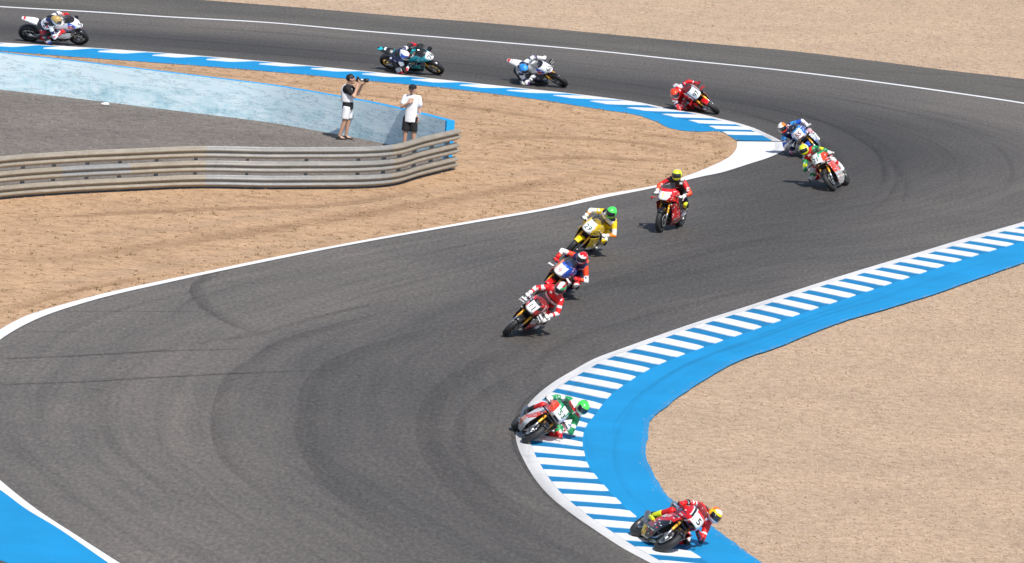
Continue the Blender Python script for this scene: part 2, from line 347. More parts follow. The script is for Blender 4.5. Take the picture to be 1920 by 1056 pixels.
g0 = pymesh('ground', [(-3000, -1500, -.02), (3000, -1500, -.02), (3000, 4500, -.02), (-3000, 4500, -.02)], [(0, 1, 2, 3)], gravel_m)
ground = tag(link('ground', g0), kind='structure')
def rubbering(u, t):
    # worn racing line: outside -> apex -> outside again; darker film of tyre rubber along it
    line = np.interp(u, [0, .12, .25, .34, .42, .5, .6, .72, .82, .9, 1], [.36, .30, .24, .20, .24, .42, .66, .80, .84, .80, .6])
    wdt = np.interp(u, [0, .3, .45, .6, .8, 1], [.34, .38, .46, .42, .34, .36])
    amt = np.interp(u, [0, .2, .33, .5, .6, .7, .85, 1], [.72, .76, .80, .70, .58, .50, .46, .46])
    return amt*math.exp(-((t-line)/wdt)**2)
track = sheet('track', TL, TR, track_m, 26, 0.0, attr=('rubbering', rubbering))
SANDpx = [(-420, -75), (-100, -42), (150, -20), (383, 0), (550, 13), (737, 29), (925, 44), (1100, 60), (1280, 77), (1480, 95), (1663, 117), (1780, 132), (1920, 148), (2100, 172), (2350, 225), (2450, 300), (2300, 345)]
RO = [(-420, -22), (-200, 0), (20, 14), (180, 23), (508, 43), (675, 58), (883, 75), (1100, 94), (1280, 113), (1447, 130), (1613, 150), (1780, 173), (1920, 194), (2060, 220), (2180, 260), (2230, 300), (2190, 335)]
n_ = 260
ROa = resamp(seg(Rc, Rpx, 0, ri((2190, 335))), n_); SANDc = crv(SANDpx, n_)
runoff = sheet('runoff_area', ROa, SANDc, runoff_m, 8, -.004)
# painted edge lines
def offs(C, d):
    T = np.gradient(C, axis=0); T /= np.linalg.norm(T, axis=1)[:, None]; return C+d*np.stack([-T[:, 1], T[:, 0], 0*T[:, 0]], 1)
up_line = resamp(seg(Rc, Rpx, 0, ri((2060, 220))), 260)
tag(sheet('edge_line', offs(up_line, .13), offs(up_line, -.13), white_m, 1, .005))
# infield soil, bounded by the inner edge of the track
WHI = [(1382, 266), (1381, 278), (1369, 294), (1341, 309), (1289, 330), (1227, 349), (1125, 367), (1040, 387.5), (840, 423), (640, 459), (500, 486), (400, 507), (300, 528), (200, 550), (100, 577), (50, 593), (0, 619), (-70, 672), (-112, 750)]
WHO = [(1467, 267), (1469, 283), (1442, 296), (1405, 308), (1350, 325), (1227, 353), (1142, 370), (1040, 392), (840, 427), (640, 463), (500, 491), (400, 512), (300, 534), (200, 557), (100, 587), (50, 608), (0, 638), (-60, 690), (-96, 760)]
whi = crv(WHI, None)
who = seg(Lc, Lpx, li((1467, 267)), li((-96, 760)))
kA = [0, 1, 2, 3, 4, 6, 7, 8, 9, 10, 11, 12, 13, 14, 15, 16, 17, 18]
PW = list(zip(range(len(WHI)), [(1467, 267), (1473, 276), (1469, 283), (1442, 296), (1350, 325), (1227, 353), (1142, 370), (1040, 392), (840, 427), (640, 463), (500, 491), (400, 512), (300, 534), (200, 557), (100, 587), (50, 608), (0, 638), (-60, 690), (-96, 760)]))
WA, WB = [], []
for (i, a), (j, c) in zip(PW, PW[1:]):
    A = whi[i*24:j*24+1]; B = seg(Lc, Lpx, li(a), li(c)); k = max(6, int(arc(B)[-1]/.4)); WA += list(resamp(A, k)[:-1]); WB += list(resamp(B, k)[:-1])
tag(sheet('apex_paint', np.array(WA), np.array(WB), white_m, 3, .012))
# inner kerb and blue apron of the upper bend
UK = [((-200, 68), (-222, 75), (-240, 84)), ((0, 80), (-22, 87), (-40, 94)), ((180, 90.5), (158, 97), (140, 108)), ((400, 107), (378, 113), (360, 123.5)), ((587, 124), (562, 129), (545, 139)), ((706, 136), (680, 141), (665, 150.5)), ((869, 154), (838, 159), (815, 164.5)), ((1000, 168), (952, 171.5), (930, 178)), ((1100, 179), (1036, 180.5), (1010, 188)), ((1196, 192), (1103, 191), (1075, 198)), ((1259, 205), (1168, 202.5), (1140, 208)), ((1309, 213), (1217, 211), (1190, 216)), ((1350, 223), (1263, 221), (1228, 229)), ((1387, 232), (1300, 230), (1264, 244)), ((1415, 241), (1330, 239), (1300, 248)), ((1435, 250), (1353, 248.5), (1345, 247.5)), ((1451, 257.5), (1369, 257), (1368, 256.5)), ((1467, 267), (1382, 266), (1381, 265.5))]
SK = [((1990, 392), (2075, 402), (2115, 428)), ((1920, 416), (2005, 427), (2035, 455)), ((1811, 447), (1896, 461), (1935, 489)), ((1725, 473), (1810, 487), (1860, 515)), ((1573, 519), (1660, 537), (1725, 562)), ((1400, 575), (1487, 595), (1565, 611)), ((1290, 610), (1380, 632), (1478, 646)), ((1177, 650), (1273, 670), (1395, 676)), ((1115, 673), (1218, 694), (1338, 704)), ((1073, 696), (1180, 717), (1295, 731)), ((1035, 719), (1147, 741), (1256, 758)), ((1000, 748), (1115, 780), (1226, 785)), ((977, 780), (1097, 805), (1214, 813)), ((967, 815), (1092, 835), (1210, 838)), ((971, 838), (1095, 850), (1212, 858)), ((983, 865), (1103, 876), (1219, 881)), ((1004, 900), (1128, 908), (1238, 912)), ((1031, 931), (1158, 940), (1265, 942)), ((1073, 965), (1200, 977), (1318, 980)), ((1115, 994), (1245, 1005), (1362, 1009)), ((1169, 1029), (1300, 1040), (1407, 1040)), ((1219, 1056), (1350, 1070), (1450, 1070)), ((1300, 1100), (1430, 1118), (1530, 1116))]
def triple(K, Cv, Px, idx):
    kc = crv([k[1] for k in K], None); ac = crv([k[2] for k in K], None); O = [[], [], []]
    for q in range(len(K)-1):
        A = seg(Cv, Px, idx(K[q][0]), idx(K[q+1][0])); k = max(8, int(arc(A)[-1]/.12))
        for Lst, X in zip(O, (A, kc[q*24:(q+1)*24+1], ac[q*24:(q+1)*24+1])): Lst += list(resamp(X, k)[:-1])
    return [np.array(x) for x in O]
def kerb(K, Cv, Px, idx, period, duty, line_w, sgn, bright=0.0):
    A, B, D = triple(K, Cv, Px, idx)
    wob = np.convolve(rng.normal(0, 1, len(D)+40), np.ones(21)/12, 'same')[20:20+len(D)]*.05; D = D+(D-B)/np.maximum(np.linalg.norm(D-B, axis=1), .2)[:, None]*wob[:, None]*np.minimum(1, np.linalg.norm(D-B, axis=1)/.3)[:, None]
    wd = np.linalg.norm(B-A, axis=1); f = np.clip(line_w/np.maximum(wd, .3), 0, .45)[:, None]; In = A*(1-f)+B*f
    tag(sheet('painted_apron', B, D, apron_m, 4, .018))
    kb = sheet('kerb', In, B, kerbblue_m, 4, za=lambda t: .0145+.004*t)
    if bright:
        kb.data.materials.append(apron_m); n_k = len(A)-1
        for f_ in kb.data.polygons: f_.material_index = 1 if f_.index//4 < bright*n_k else 0
    ln = sheet('edge_line', A, In, edge_m, 2, za=lambda t: .006+.010*t)
    s = (arc(A)+arc(B))/2; p = s[0]+.2; k = 0
    while p < s[-1]-1.0:
        u = (p-s[0])/(s[-1]-s[0]); per = period(u); du = duty(u)*per; V = []; F = []; m_ = 7
        for q in range(m_):                      # raised bar: inner end flush with the line, rounded outer end
            t = q/(m_-1); nar = 1-.20*max(0, (t-.8)/.2)**2; jit = 1
            for e in (-.5, .5):
                ss = p+e*du*nar+(1-t)*(.42 if bright and u < .72 else 0); a, b_ = (np.array([np.interp(ss, s, X[:, c]) for c in range(3)]) for X in (In, B))
                pos = a*(1-t)+b_*t; h0 = .0135+.004*t
                V += [(pos[0], pos[1], h0-.006), (pos[0], pos[1], h0+.006+.012*min(1, t*4+.3))]
        for q in range(m_-1):
            a = q*4; b_ = a+4; F += [(a+1, a+3, b_+3, b_+1), (a, a+1, b_+1, b_), (a+2, b_+2, b_+3, a+3)]
        a = (m_-1)*4; F += [(a, a+1, a+3, a+2), (0, 2, 3, 1)]
        me = pymesh('kerb_block', V, F, white_m)
        if me.polygons[0].normal.z < 0: me.flip_normals()
        link('kerb_block', me, kb); p += per; k += 1
    return A, B, D
uA, uB, uD = kerb(UK, Lc, Lpx, li, lambda u: np.interp(u, [0, .72, .85, 1], [1.58, 1.5, 1.2, 1.03]), lambda u: np.interp(u, [0, .7, 1], [.52, .52, .52]), .28, -1, .74)
sA_, sB_, sD_ = kerb(SK, Rc, Rpx, ri, lambda u: 1.29, lambda u: .52, .28, 1)
# infield soil sheet: between apron / white line and beyond the wall
soil_pts = [tuple(p) for p in uD] + [tuple(p) for p in resamp(np.array(WA), 160)] + [tuple(g(-300, 760)), tuple(g(-420, 84))]
soil = poly('infield_soil', [p for p in soil_pts], soil_m, .008)
# painted corner at the lower left, outside the edge line
blx = seg(Lc, Lpx, li((-72, 840)), li((330, 1120))); bli = crv([(-110, 850), (-40, 895), (0, 919), (52, 957), (104, 988), (203, 1056), (300, 1125)], len(blx))
tag(sheet('edge_line', resamp(blx, 120), resamp(bli, 120), white_m, 1, .006))
blo = crv([(-260, 960), (-160, 1005), (-60, 1036), (0, 1051), (40, 1066), (120, 1110), (220, 1180)], 120)
tag(sheet('painted_apron', resamp(bli, 120), blo, apron_m, 3, .004))
tag(sheet('runoff_strip', blo, crv([(-420, 1060), (-260, 1090), (-160, 1120), (-60, 1150), (20, 1180), (100, 1230), (200, 1300)], 120), runoff_m, 2, -.002))

# rubber marks and seams lying on the asphalt
def mark(pts, width, mat, amt=1.0, z=.004, taper=(.15, .25), name='tyre_mark', par=None):
    C = resamp(pts, 90) if isinstance(pts, np.ndarray) else crv(pts, 90); o = sheet(name, offs(C, width/2), offs(C, -width/2), mat, 2, z, par or track, None)
    me = o.data; a = me.attributes.new('fade', 'FLOAT_COLOR', 'POINT'); vals = []
    for i in range(90):
        t = i/89; f = min(1, t/max(taper[0], .01))*min(1, (1-t)/max(taper[1], .01))*amt
        vals += [(f, f, f, 1)]*3
    a.data.foreach_set('color', np.array(vals, np.float32).ravel()); return o
MK = [([(440, 505), (400, 516), (378, 530), (370, 545), (378, 562), (400, 584), (440, 606), (490, 625), (540, 640)], .55, .95),
      ([(700, 488), (600, 508), (500, 528), (430, 545), (370, 562), (335, 590), (318, 612)], .45, .45),
      ([(760, 560), (640, 585), (560, 606), (500, 625), (440, 636), (380, 645), (300, 656)], .40, .75),
      ([(800, 570), (690, 598), (600, 622), (530, 645), (480, 680), (450, 700), (430, 730), (416, 790), (420, 830), (440, 870), (500, 920), (590, 990)], .7, .55),
      ([(900, 600), (780, 632), (690, 660), (630, 690), (600, 720), (585, 780), (590, 830), (630, 900), (700, 960), (800, 1030)], 1.1, .45),
      ([(1000, 640), (900, 690), (840, 735), (815, 790), (820, 840), (850, 890), (910, 950), (1000, 1020), (1060, 1056)], 1.2, .42),
      ([(1010, 690), (930, 735), (885, 780), (875, 830), (900, 890), (960, 955), (1040, 1010), (1110, 1050)], .9, .35),
      ([(430, 960), (340, 930), (250, 880), (190, 820), (180, 760), (220, 700), (300, 650)], .8, .30),
      ([(1300, 345), (1180, 385), (1050, 420), (900, 455), (760, 490), (640, 520), (520, 548)], .5, .35),
      ([(1500, 520), (1350, 560), (1200, 600), (1080, 640), (1000, 690), (940, 740)], .7, .35),
      ([(1570, 420), (1400, 460), (1230, 505), (1080, 550), (940, 595), (800, 640)], .8, .3),
      ([(-40, 27), (200, 42), (500, 60), (800, 88), (1100, 120), (1350, 150), (1600, 190), (1800, 235), (1900, 275)], .5, .7),
      ([(-40, 50), (300, 72), (700, 104), (1000, 135), (1250, 168), (1450, 205), (1600, 245), (1680, 290), (1690, 330)], .7, .55),
      ([(-40, 61), (300, 85), (700, 118), (1000, 150), (1250, 184), (1400, 212), (1500, 245), (1560, 280), (1580, 320), (1560, 360)], .7, .55),
      ([(1330, 200), (1420, 220), (1490, 245), (1540, 275), (1570, 310), (1575, 350), (1550, 385)], .4, .8),
      ([(1290, 175), (1450, 200), (1560, 235), (1640, 280), (1660, 325), (1640, 375)], .35, .8),
      ([(1100, 112), (1400, 150), (1650, 190), (1850, 235), (1980, 285)], .35, .7),
      ([(1180, 205), (1290, 222), (1400, 245), (1480, 268), (1530, 300), (1540, 335)], .3, .5), ([(1240, 150), (1420, 178), (1600, 215), (1740, 262), (1800, 310), (1790, 360)], .3, .6), ([(1300, 140), (1500, 170), (1700, 212), (1850, 265), (1900, 320), (1870, 380)], .3, .6), ([(1380, 190), (1520, 222), (1620, 262), (1680, 310), (1670, 370), (1600, 420)], .3, .6), ([(1500, 215), (1600, 250), (1660, 292), (1700, 340), (1690, 400)], .25, .6), ([(700, 90), (1000, 122), (1300, 162), (1500, 200)], .3, .5),
      ([(1350, 118), (1550, 128), (1700, 137), (1830, 143), (1910, 150)], .35, .9), ([(650, 46), (900, 60), (1100, 66), (1280, 80)], .3, .7), ([(1500, 140), (1700, 158), (1920, 176)], .3, .5)]
for pts, wd, am in MK:
    mark(pts, wd*.62, mark_m, am*.72)
    for q in range(2):                       # thinner companion lines beside it
        a, b_ = rng.normal(0, 9, 2), rng.normal(0, 7, 2); mark([(x+a[0]+(b_[0]-a[0])*k/len(pts), y+(a[1]+(b_[1]-a[1])*k/len(pts))*.6) for k, (x, y) in enumerate(pts)], .10+.10*rng.random(), mark_m, am*.55)
SM = [([(0, 673), (120, 668), (250, 661), (300, 658), (420, 655), (510, 651)], .14, 1), ([(0, 721), (150, 716), (320, 706), (470, 699), (640, 693)], .14, 1), ([(118, 584), (200, 584), (300, 584), (400, 585)], .10, .9), ([(40, 622), (120, 622), (200, 623)], .10, .8), ([(285, 659), (300, 656), (325, 652)], .12, .6), ([(400, 527), (520, 534), (640, 541)], .08, .5), ([(0, 682), (60, 677), (130, 674)], .1, .5), ([(170, 728), (200, 734)], .15, .6)]
for pts, wd, am in SM: mark(pts, wd*1.5, seam_m, am, .005, (.02, .3))
for pts, wd, am in (([(1215, 735), (1180, 780), (1158, 830), (1160, 880), (1185, 930), (1230, 965), (1290, 1000)], .16, .35), ([(1105, 800), (1107, 840), (1120, 880)], .2, .25)): mark(pts, wd, mark_m, am, .0225)

mark([(1060, 706), (1010, 743), (985, 777), (975, 815), (979, 840), (992, 868), (1014, 902), (1043, 935), (1085, 968), (1130, 998), (1190, 1034)], .34, mark_m, .62, .0225)
mark([(1425, 246), (1452, 260), (1466, 272), (1464, 283), (1440, 295)], .4, mark_m, .5, .0225)
for q in range(1): mark(sD_[:-20]+(sB_[:-20]-sD_[:-20])*(.02+.07*q), .14+.25*q, dust_m, .38, .0225+.0012*q, (.02, .02), 'dust')
for q in range(9):                              # faint scuffs along the blue paint
    a = int(rng.integers(40, len(sB_)-320)); k = int(rng.integers(120, 280)); f0, f1 = .15+.6*rng.random(2); t_ = np.linspace(0, 1, k)[:, None]; f_ = f0*(1-t_)+f1*t_
    mark(sB_[a:a+k]*(1-f_)+sD_[a:a+k]*f_, .06+.10*rng.random(), mark_m, .30+.25*rng.random(), .0265+.0006*q, (.2, .3))
for q in range(14):                             # rubber on the striped kerb near its apex
    a = int(rng.integers(len(sA_)//3, len(sA_)*4//5)); k = int(rng.integers(30, 90)); f0, f1 = .02+.5*rng.random(2); t_ = np.linspace(0, 1, k)[:, None]; f_ = f0*(1-t_)+f1*t_
    mark(sA_[a:a+k]*(1-f_)+sB_[a:a+k]*f_, .10+.12*rng.random(), mark_m, .45, .0375+.0006*q, (.3, .3))
BANDS = [([(0, 500), (200, 475), (420, 445), (640, 410), (850, 375), (1050, 340), (1180, 312)], 1.1, 0), ([(0, 455), (200, 440), (420, 415), (640, 385), (860, 350)], .8, 1), ([(20, 560), (150, 525), (330, 495), (520, 465), (700, 435)], .9, 1), ([(0, 590), (60, 565), (160, 540), (300, 515)], .5, 0), ([(880, 262), (1000, 258), (1120, 262), (1230, 272), (1310, 290)], .9, 0), ([(950, 300), (1080, 296), (1200, 300), (1290, 305)], .7, 0), ([(1150, 245), (1260, 258), (1340, 268), (1360, 285)], .6, 0), ([(560, 165), (750, 185), (950, 212), (1100, 235)], .6, 0), ([(0, 410), (180, 402), (400, 392), (620, 384), (800, 352)], .7, 0), ([(700, 205), (900, 225), (1080, 245), (1200, 262)], .8, 1), ([(900, 335), (1020, 320), (1140, 305)], .8, 1), ([(120, 112), (300, 128), (480, 148), (620, 165)], .4, 0)]
for q, (pts, wd, k) in enumerate(BANDS): mark(pts, wd, (soilband_m, paleband_m)[k], .52, .0105+.0004*q, (.2, .2), 'wheel_track', soil)
# ------------------------------------------------------------------ service yard, wall, guardrail
WB_px = [(-260, 138), (-100, 157), (0, 169), (130, 184), (260, 200), (390, 216), (500, 230), (610, 249), (681, 262), (752, 278), (800, 290), (833, 299)]
wallc = crv(WB_px, 260)
GTOP = [(-260, 335), (-120, 310), (0, 293), (125, 284), (234, 279), (378, 274), (500, 276), (560, 276), (684, 275), (737, 271), (790, 257), (859, 241)]
gp = [g(x, y, 1.05) for x, y in GTOP]
railc = crv([(p[0], p[1]) for p in gp], 600, px=False)
yard_pts = list(wallc[:, :2]) + list(resamp(railc, 120)[::-1, :2])
poly('service_yard', yard_pts, grey_m, .014)
wn = offs(wallc, .24); wall = None
T = np.gradient(wallc, axis=0)
back = wallc+np.stack([-T[:, 1], T[:, 0], 0*T[:, 0]], 1)/np.linalg.norm(T, axis=1)[:, None]*.24
V, F, mi = [], [], []
HW = 1.0
def pxof(p):
    q = CR.T @ (np.array(p)-CAM); return W0/2+FPX*q[0]/-q[2]
rows = [(0, -.02), (0, .12), (0, .34), (0, .56), (0, .78), (0, HW-.035), (0, HW), (1, HW), (1, -.02)]
nr = len(rows)
for i in range(len(wallc)):
    for sd_, z_ in rows:
        p = back[i] if sd_ else wallc[i]; V.append((p[0], p[1], z_))
xs = np.array([pxof(p) for p in wallc])
for i in range(len(wallc)-1):
    for k in range(nr-1):
        a = i*nr+k; F.append((a, a+nr, a+nr+1, a+1)); mi.append(1 if (k >= 6 or xs[i] > 828) else 0)
F.append(tuple((len(wallc)-1)*nr+k for k in range(nr))); mi.append(1); F.append(tuple(range(nr))[::-1]); mi.append(1)
wall = tag(link('concrete_wall', pymesh('concrete_wall', V, F, [wall_m, wallblue_m], mi)), 'low curved concrete wall in faded pale blue with bright blue top edge', 'wall')

rail = tag(empty('guardrail', Matrix.Translation(railc[300])), 'three beam weathered steel crash barrier curving round the service yard', 'guardrail')
rinv = Matrix.Translation(railc[300]).inverted()
prof = [(0, 0), (.010, .016), (.080, .046), (.095, .060), (.094, .080), (.078, .098), (.016, .128), (.010, .143), (.014, .156), (.082, .180), (.096, .196), (.094, .216), (.078, .234), (.010, .270), (0, .29)]
rs = arc(railc); rxs = np.array([pxof(p+np.array([0, 0, 1.05])) for p in railc]); rx_s = lambda x: float(np.interp(x, rxs, rs))
rn = offs(railc, 1)-railc
if rn[300][1] > 0: rn = -rn
joints = [[-255, -110, 113, 233, 378, 575, 728, 859], [-255, -110, 110, 238, 378, 584, 732, 858], [-255, -110, 112, 236, 380, 580, 730, 857]]
rmats = [[rail_tan, rail_tan, rail_tan, rail_tan, rail_grey, rail_grey, rail_tan], [rail_tan, rail_tan, rail_dark, rail_tan, rail_grey, rail_grey, rail_tan], [rail_tan, rail_tan, rail_tan, rail_tan, rail_dark, rail_grey, rail_tan]]
def place(o): o.matrix_parent_inverse = rinv; return o
for r_, (z0, js) in enumerate(zip((.76, .41, .06), joints)):
    for q in range(len(js)-1):
        a, b_ = rx_s(js[q]), rx_s(js[q+1]); k = max(4, int((b_-a)/.18)); V, F = [], []
        for i in range(k+1):
            s_ = a+(b_-a)*i/k+(.10 if i == k and q < len(js)-2 else 0); p = at_s(railc, s_); nn = np.array([np.interp(s_, rs, rn[:, c]) for c in range(3)]); lift = .005*(i > k-1) if q < len(js)-2 else 0
            for d_, z_ in prof: V.append(tuple(p+nn*(d_+lift)+np.array([0, 0, z0+z_])))
        m_ = len(prof)
        for i in range(k):
            for j in range(m_-1): F.append((i*m_+j, (i+1)*m_+j, (i+1)*m_+j+1, i*m_+j+1))
        o = place(link('beam', pymesh('beam', V, F, rmats[r_][q]), rail)); so = o.modifiers.new('thickness', 'SOLIDIFY'); so.thickness = .005; so.offset = 0
for x in (-220, -150, -80, -10, 52, 110, 172, 233, 302, 374, 469, 581, 680, 730, 760, 788, 820, 850):
    s_ = rx_s(x); p = at_s(railc, s_); nn = np.array([np.interp(s_, rs, rn[:, c]) for c in range(3)]); tt = np.array([-nn[1], nn[0], 0]); R3 = np.stack([tt, nn, [0, 0, 1]], 1)
    b_ = MB(); b_.box(p-nn*.13+np.array([0, 0, .5]), (.05, .10, 1.0), R3, .05)
    for z_ in (.20, .555, .905): b_.box(p-nn*.04+np.array([0, 0, z_]), (.12, .075, .17), R3, .06)
    place(b_.obj('post', rail_dark, rail, False))

# ------------------------------------------------------------------ loose stones, clods and dry stalks (stuff)
def scatter(name, pts2, zbase, r0, r1, mat, flat=.6, seed=1):
    rg = np.random.default_rng(seed); n_ = len(pts2); r = r0+(r1-r0)*rg.random(n_)**2.2
    base = np.array([(1, 0, 0), (-.5, .87, 0), (-.5, -.87, 0), (.1, .1, .9), (0, 0, -.6)]); tri = np.array([(0, 1, 3), (1, 2, 3), (2, 0, 3), (1, 0, 4), (2, 1, 4), (0, 2, 4)])
    a = rg.random(n_)*6.283; c, s = np.cos(a), np.sin(a); J = base[None]*(1+.45*(rg.random((n_, 5, 3))-.5))
    X = (J[..., 0]*c[:, None]-J[..., 1]*s[:, None])*r[:, None]+pts2[:, 0:1]; Y = (J[..., 0]*s[:, None]+J[..., 1]*c[:, None])*r[:, None]+pts2[:, 1:2]; Z = J[..., 2]*r[:, None]*flat+zbase+.1*r[:, None]
    V = np.stack([X, Y, Z], 2).reshape(-1, 3); Fi = (tri[None]+np.arange(n_)[:, None, None]*5).reshape(-1, 3)
    me = bpy.data.meshes.new(name); me.vertices.add(len(V)); me.vertices.foreach_set('co', V.ravel()); me.loops.add(Fi.size); me.loops.foreach_set('vertex_index', Fi.ravel())
    me.polygons.add(len(Fi)); me.polygons.foreach_set('loop_start', np.arange(0, Fi.size, 3)); me.polygons.foreach_set('loop_total', np.full(len(Fi), 3)); me.materials.append(mat); me.update(calc_edges=True); me.validate()
    o = link(name, me); o['kind'] = 'stuff'; return o
def rand_in(pts, n, sd_=1):
    P_ = np.array([p[:2] for p in pts]); lo, hi = P_.min(0), P_.max(0); rg = np.random.default_rng(sd_); out = []
    while sum(map(len, out)) < n:
        Q = lo+(hi-lo)*rg.random((n*2, 2)); out.append(Q[inside(P_, Q)])
    return np.vstack(out)[:n]
trap = [tuple(p) for p in sD_] + [tuple(g(1700, 1160)), tuple(g(2150, 1000)), tuple(g(2200, 520))]
scatter('gravel_stones', rand_in(trap, 70000, 2), -.018, .010, .034, stone_m, .6, 3)
sp = np.array([sD_[i][:2]+(sB_[i][:2]-sD_[i][:2])/np.linalg.norm(sB_[i][:2]-sD_[i][:2])*abs(rng.normal(0, .09)) for i in rng.integers(0, len(sD_), 260)]); scatter('gravel_stones', sp, .016, .008, .022, stone_m, .7, 31)
sp = np.array([uD[i][:2]+(uB[i][:2]-uD[i][:2])/max(.2, np.linalg.norm(uB[i][:2]-uD[i][:2]))*abs(rng.normal(0, .10)) for i in rng.integers(0, len(uD)-40, 400)]); scatter('soil_clods', sp, .016, .010, .030, clod_m, .5, 32)
upper = [tuple(p) for p in SANDc[20:230]] + [tuple(g(2150, -10)), tuple(g(1900, -90)), tuple(g(300, -110))]
scatter('gravel_stones', rand_in(upper, 70000, 4), -.018, .012, .042, stone_m, .6, 5)
soilq = rand_in(soil_pts, 60000, 6); yq = inside(np.array(yard_pts), soilq); wallpoly = np.vstack([wallc[:, :2], back[::-1, :2]])
soilq = soilq[~yq & ~inside(wallpoly, soilq)]
scatter('soil_clods', soilq[:22000], .008, .010, .05, clod_m, .45, 7)
yq = rand_in(yard_pts, 16000, 8); scatter('yard_chippings', yq, .010, .010, .040, chip_m, .6, 9)
# dry stalks in tufts on the soil, denser along its edges
tu = list(rand_in(soil_pts, 420, 12)); tu = [p for p in tu if not inside(np.array(yard_pts), np.array([p]))[0] and not inside(wallpoly, np.array([p]))[0]]
edge_in = resamp(np.array(WA), 400); 
for p in list(edge_in[20:360:4]): tu.append(p[:2]+np.array([-.35, .12])+rng.normal(0, .12, 2))
for p in uD[100::16]: tu.append(p[:2]+np.array([-.05, -.22])+rng.normal(0, .1, 2))
V, F = [], []
for c in tu:
    for q in range(9):
        a = rng.random()*6.283; r_ = rng.random()*.13; h_ = .03+.07*rng.random(); x, y = c[0]+r_*math.cos(a), c[1]+r_*math.sin(a); d_ = rng.normal(0, .06, 2); k = len(V); wv = .006
        V += [(x-wv, y, .006), (x+wv, y, .006), (x+d_[0], y+d_[1], h_), (x, y+wv, .006)]; F += [(k, k+1, k+2), (k+1, k+3, k+2), (k+3, k, k+2)]
tag(link('dry_grass', pymesh('dry_grass', V, F, straw_m)), kind='stuff')
# crumpled litter on the yard
b_ = MB(); b_.sphere((0, 0, 0), (.11, .07, .045), 12, 7, lambda p: p*(1+.25*math.sin(31*p[0]+17*p[1])*math.cos(23*p[2]+9*p[1])))
lp = g(197, 199); o = b_.obj('litter', cotton_w, None, False); o.location = (lp[0], lp[1], .055); tag(o, 'small crumpled white paper lying on the grey yard by the blue wall', 'litter')

# ------------------------------------------------------------------ racing motorcycles (x forward, y left, z up; origin on the ground between the wheels)
SHARED = {}
def shared(key, fn):
    if key not in SHARED: SHARED[key] = fn()
    return SHARED[key]
FX, FZ, FR, RX, RZ, RR = .72, .30, .30, -.71, .32, .32
def tyre_mesh(R, wd):
    b_ = MB(); pr = [(R-.10, -wd*.42), (R-.055, -wd*.5), (R-.022, -wd*.44), (R-.005, -wd*.26), (R, 0), (R-.005, wd*.26), (R-.022, wd*.44), (R-.055, wd*.5), (R-.10, wd*.42)]
    b_.lathe(pr, 40); return b_.mesh('tyre', rubber)
def rim_mesh(R, wd, mat):
    b_ = MB(); q = R-.085; b_.lathe([(q, -wd*.42), (q+.004, 0), (q, wd*.42), (q-.014, wd*.40), (q-.022, 0), (q-.014, -wd*.40)], 40)
    for k in range(6):
        t = k*math.pi/3; r3 = np.array(Matrix.Rotation(-t, 3, 'Y')); b_.box(r3 @ np.array([q*.53, 0, 0]), (q*.95, .026, .030), r3, .2)
    b_.lathe([(.035, -.07), (.035, .07), (.012, .07), (.012, -.07)], 14); return b_.mesh('rim', mat)
def disc_mesh(y):
    b_ = MB(); b_.lathe([(.160, y-.003), (.160, y+.003), (.105, y+.003), (.105, y-.003)], 32)
    for k in range(6):
        t = k*math.pi/3+.3; r3 = np.array(Matrix.Rotation(-t, 3, 'Y')); b_.box(r3 @ np.array([.075, y, 0]), (.08, .006, .016), r3, .1)
    return b_.mesh('brake_disc', steel)
def wheel(name, c, R, wd, mat, discs, root):
    o = link(name, shared((name, mat.name), lambda: rim_mesh(R, wd, mat)), root); o.location = c
    link('tyre', shared((name, 't'), lambda: tyre_mesh(R, wd)), o)
    for y in discs: link('brake_disc', shared((name, 'd', y), lambda: disc_mesh(y)), o)
itp = lambda z, t: float(np.interp(z, [p[0] for p in t], [p[1] for p in t]))
NZ = .08
NOSE_F = [(z+NZ, x) for z, x in [(.66, .70), (.70, .83), (.735, .895), (.77, .895), (.84, .84), (.90, .775), (.96, .705), (1.0, .66), (1.06, .585), (1.12, .49), (1.16, .41)]]
NOSE_W = [(z+NZ, x*.92) for z, x in [(.66, .215), (.74, .23), (.84, .235), (.92, .205), (.98, .175), (1.06, .145), (1.16, .10)]]
NOSE_R = [(z+NZ, x) for z, x in [(.66, .20), (.74, .14), (.82, .18), (.92, .34), (.98, .40), (1.06, .36), (1.16, .27)]]
def shell(z, a):
    w_, xf, xr = itp(z, NOSE_W), itp(z, NOSE_F), itp(z, NOSE_R); s_, c_ = math.sin(a), max(math.cos(a), 0)
    return np.array([xr+(xf-xr)*c_**1.0, w_*math.copysign(abs(s_)**.8, s_), z])
def shell_mb(z0, z1, nz, na=64):
    b_ = MB(); V = []; F = []
    for i in range(nz+1):
        z = z0+(z1-z0)*i/nz
        for k in range(na+1): V.append(shell(z, math.pi*(k/na-.5)))
    for i in range(nz):
        for k in range(na): a = i*(na+1)+k; F.append((a, a+1, a+na+2, a+na+1))
    return b_.add(V, F)
SF_MIN = [(.09, -.34), (.14, -.42), (.25, -.37), (.35, -.20), (.45, -.10), (.55, -.02), (.66, .08), (.72, .14)]
SF_MAX = [(.09, .02), (.14, .18), (.20, .31), (.30, .43), (.40, .49), (.50, .545), (.60, .61), (.66, .66), (.715, .72), (.76, .74)]
SF_Y = [(.09, .045), (.15, .10), (.25, .185), (.35, .22), (.45, .225), (.55, .232), (.72, .225)]
def side_y(x, z):
    y = itp(z, SF_Y); xm, xx = itp(z, SF_MIN), itp(z, SF_MAX); t = (x-xm)/(xx-xm); return y*(1-.16*max(0, (t-.55)/.45)**2)-.02*max(0, (.15-t)/.15)
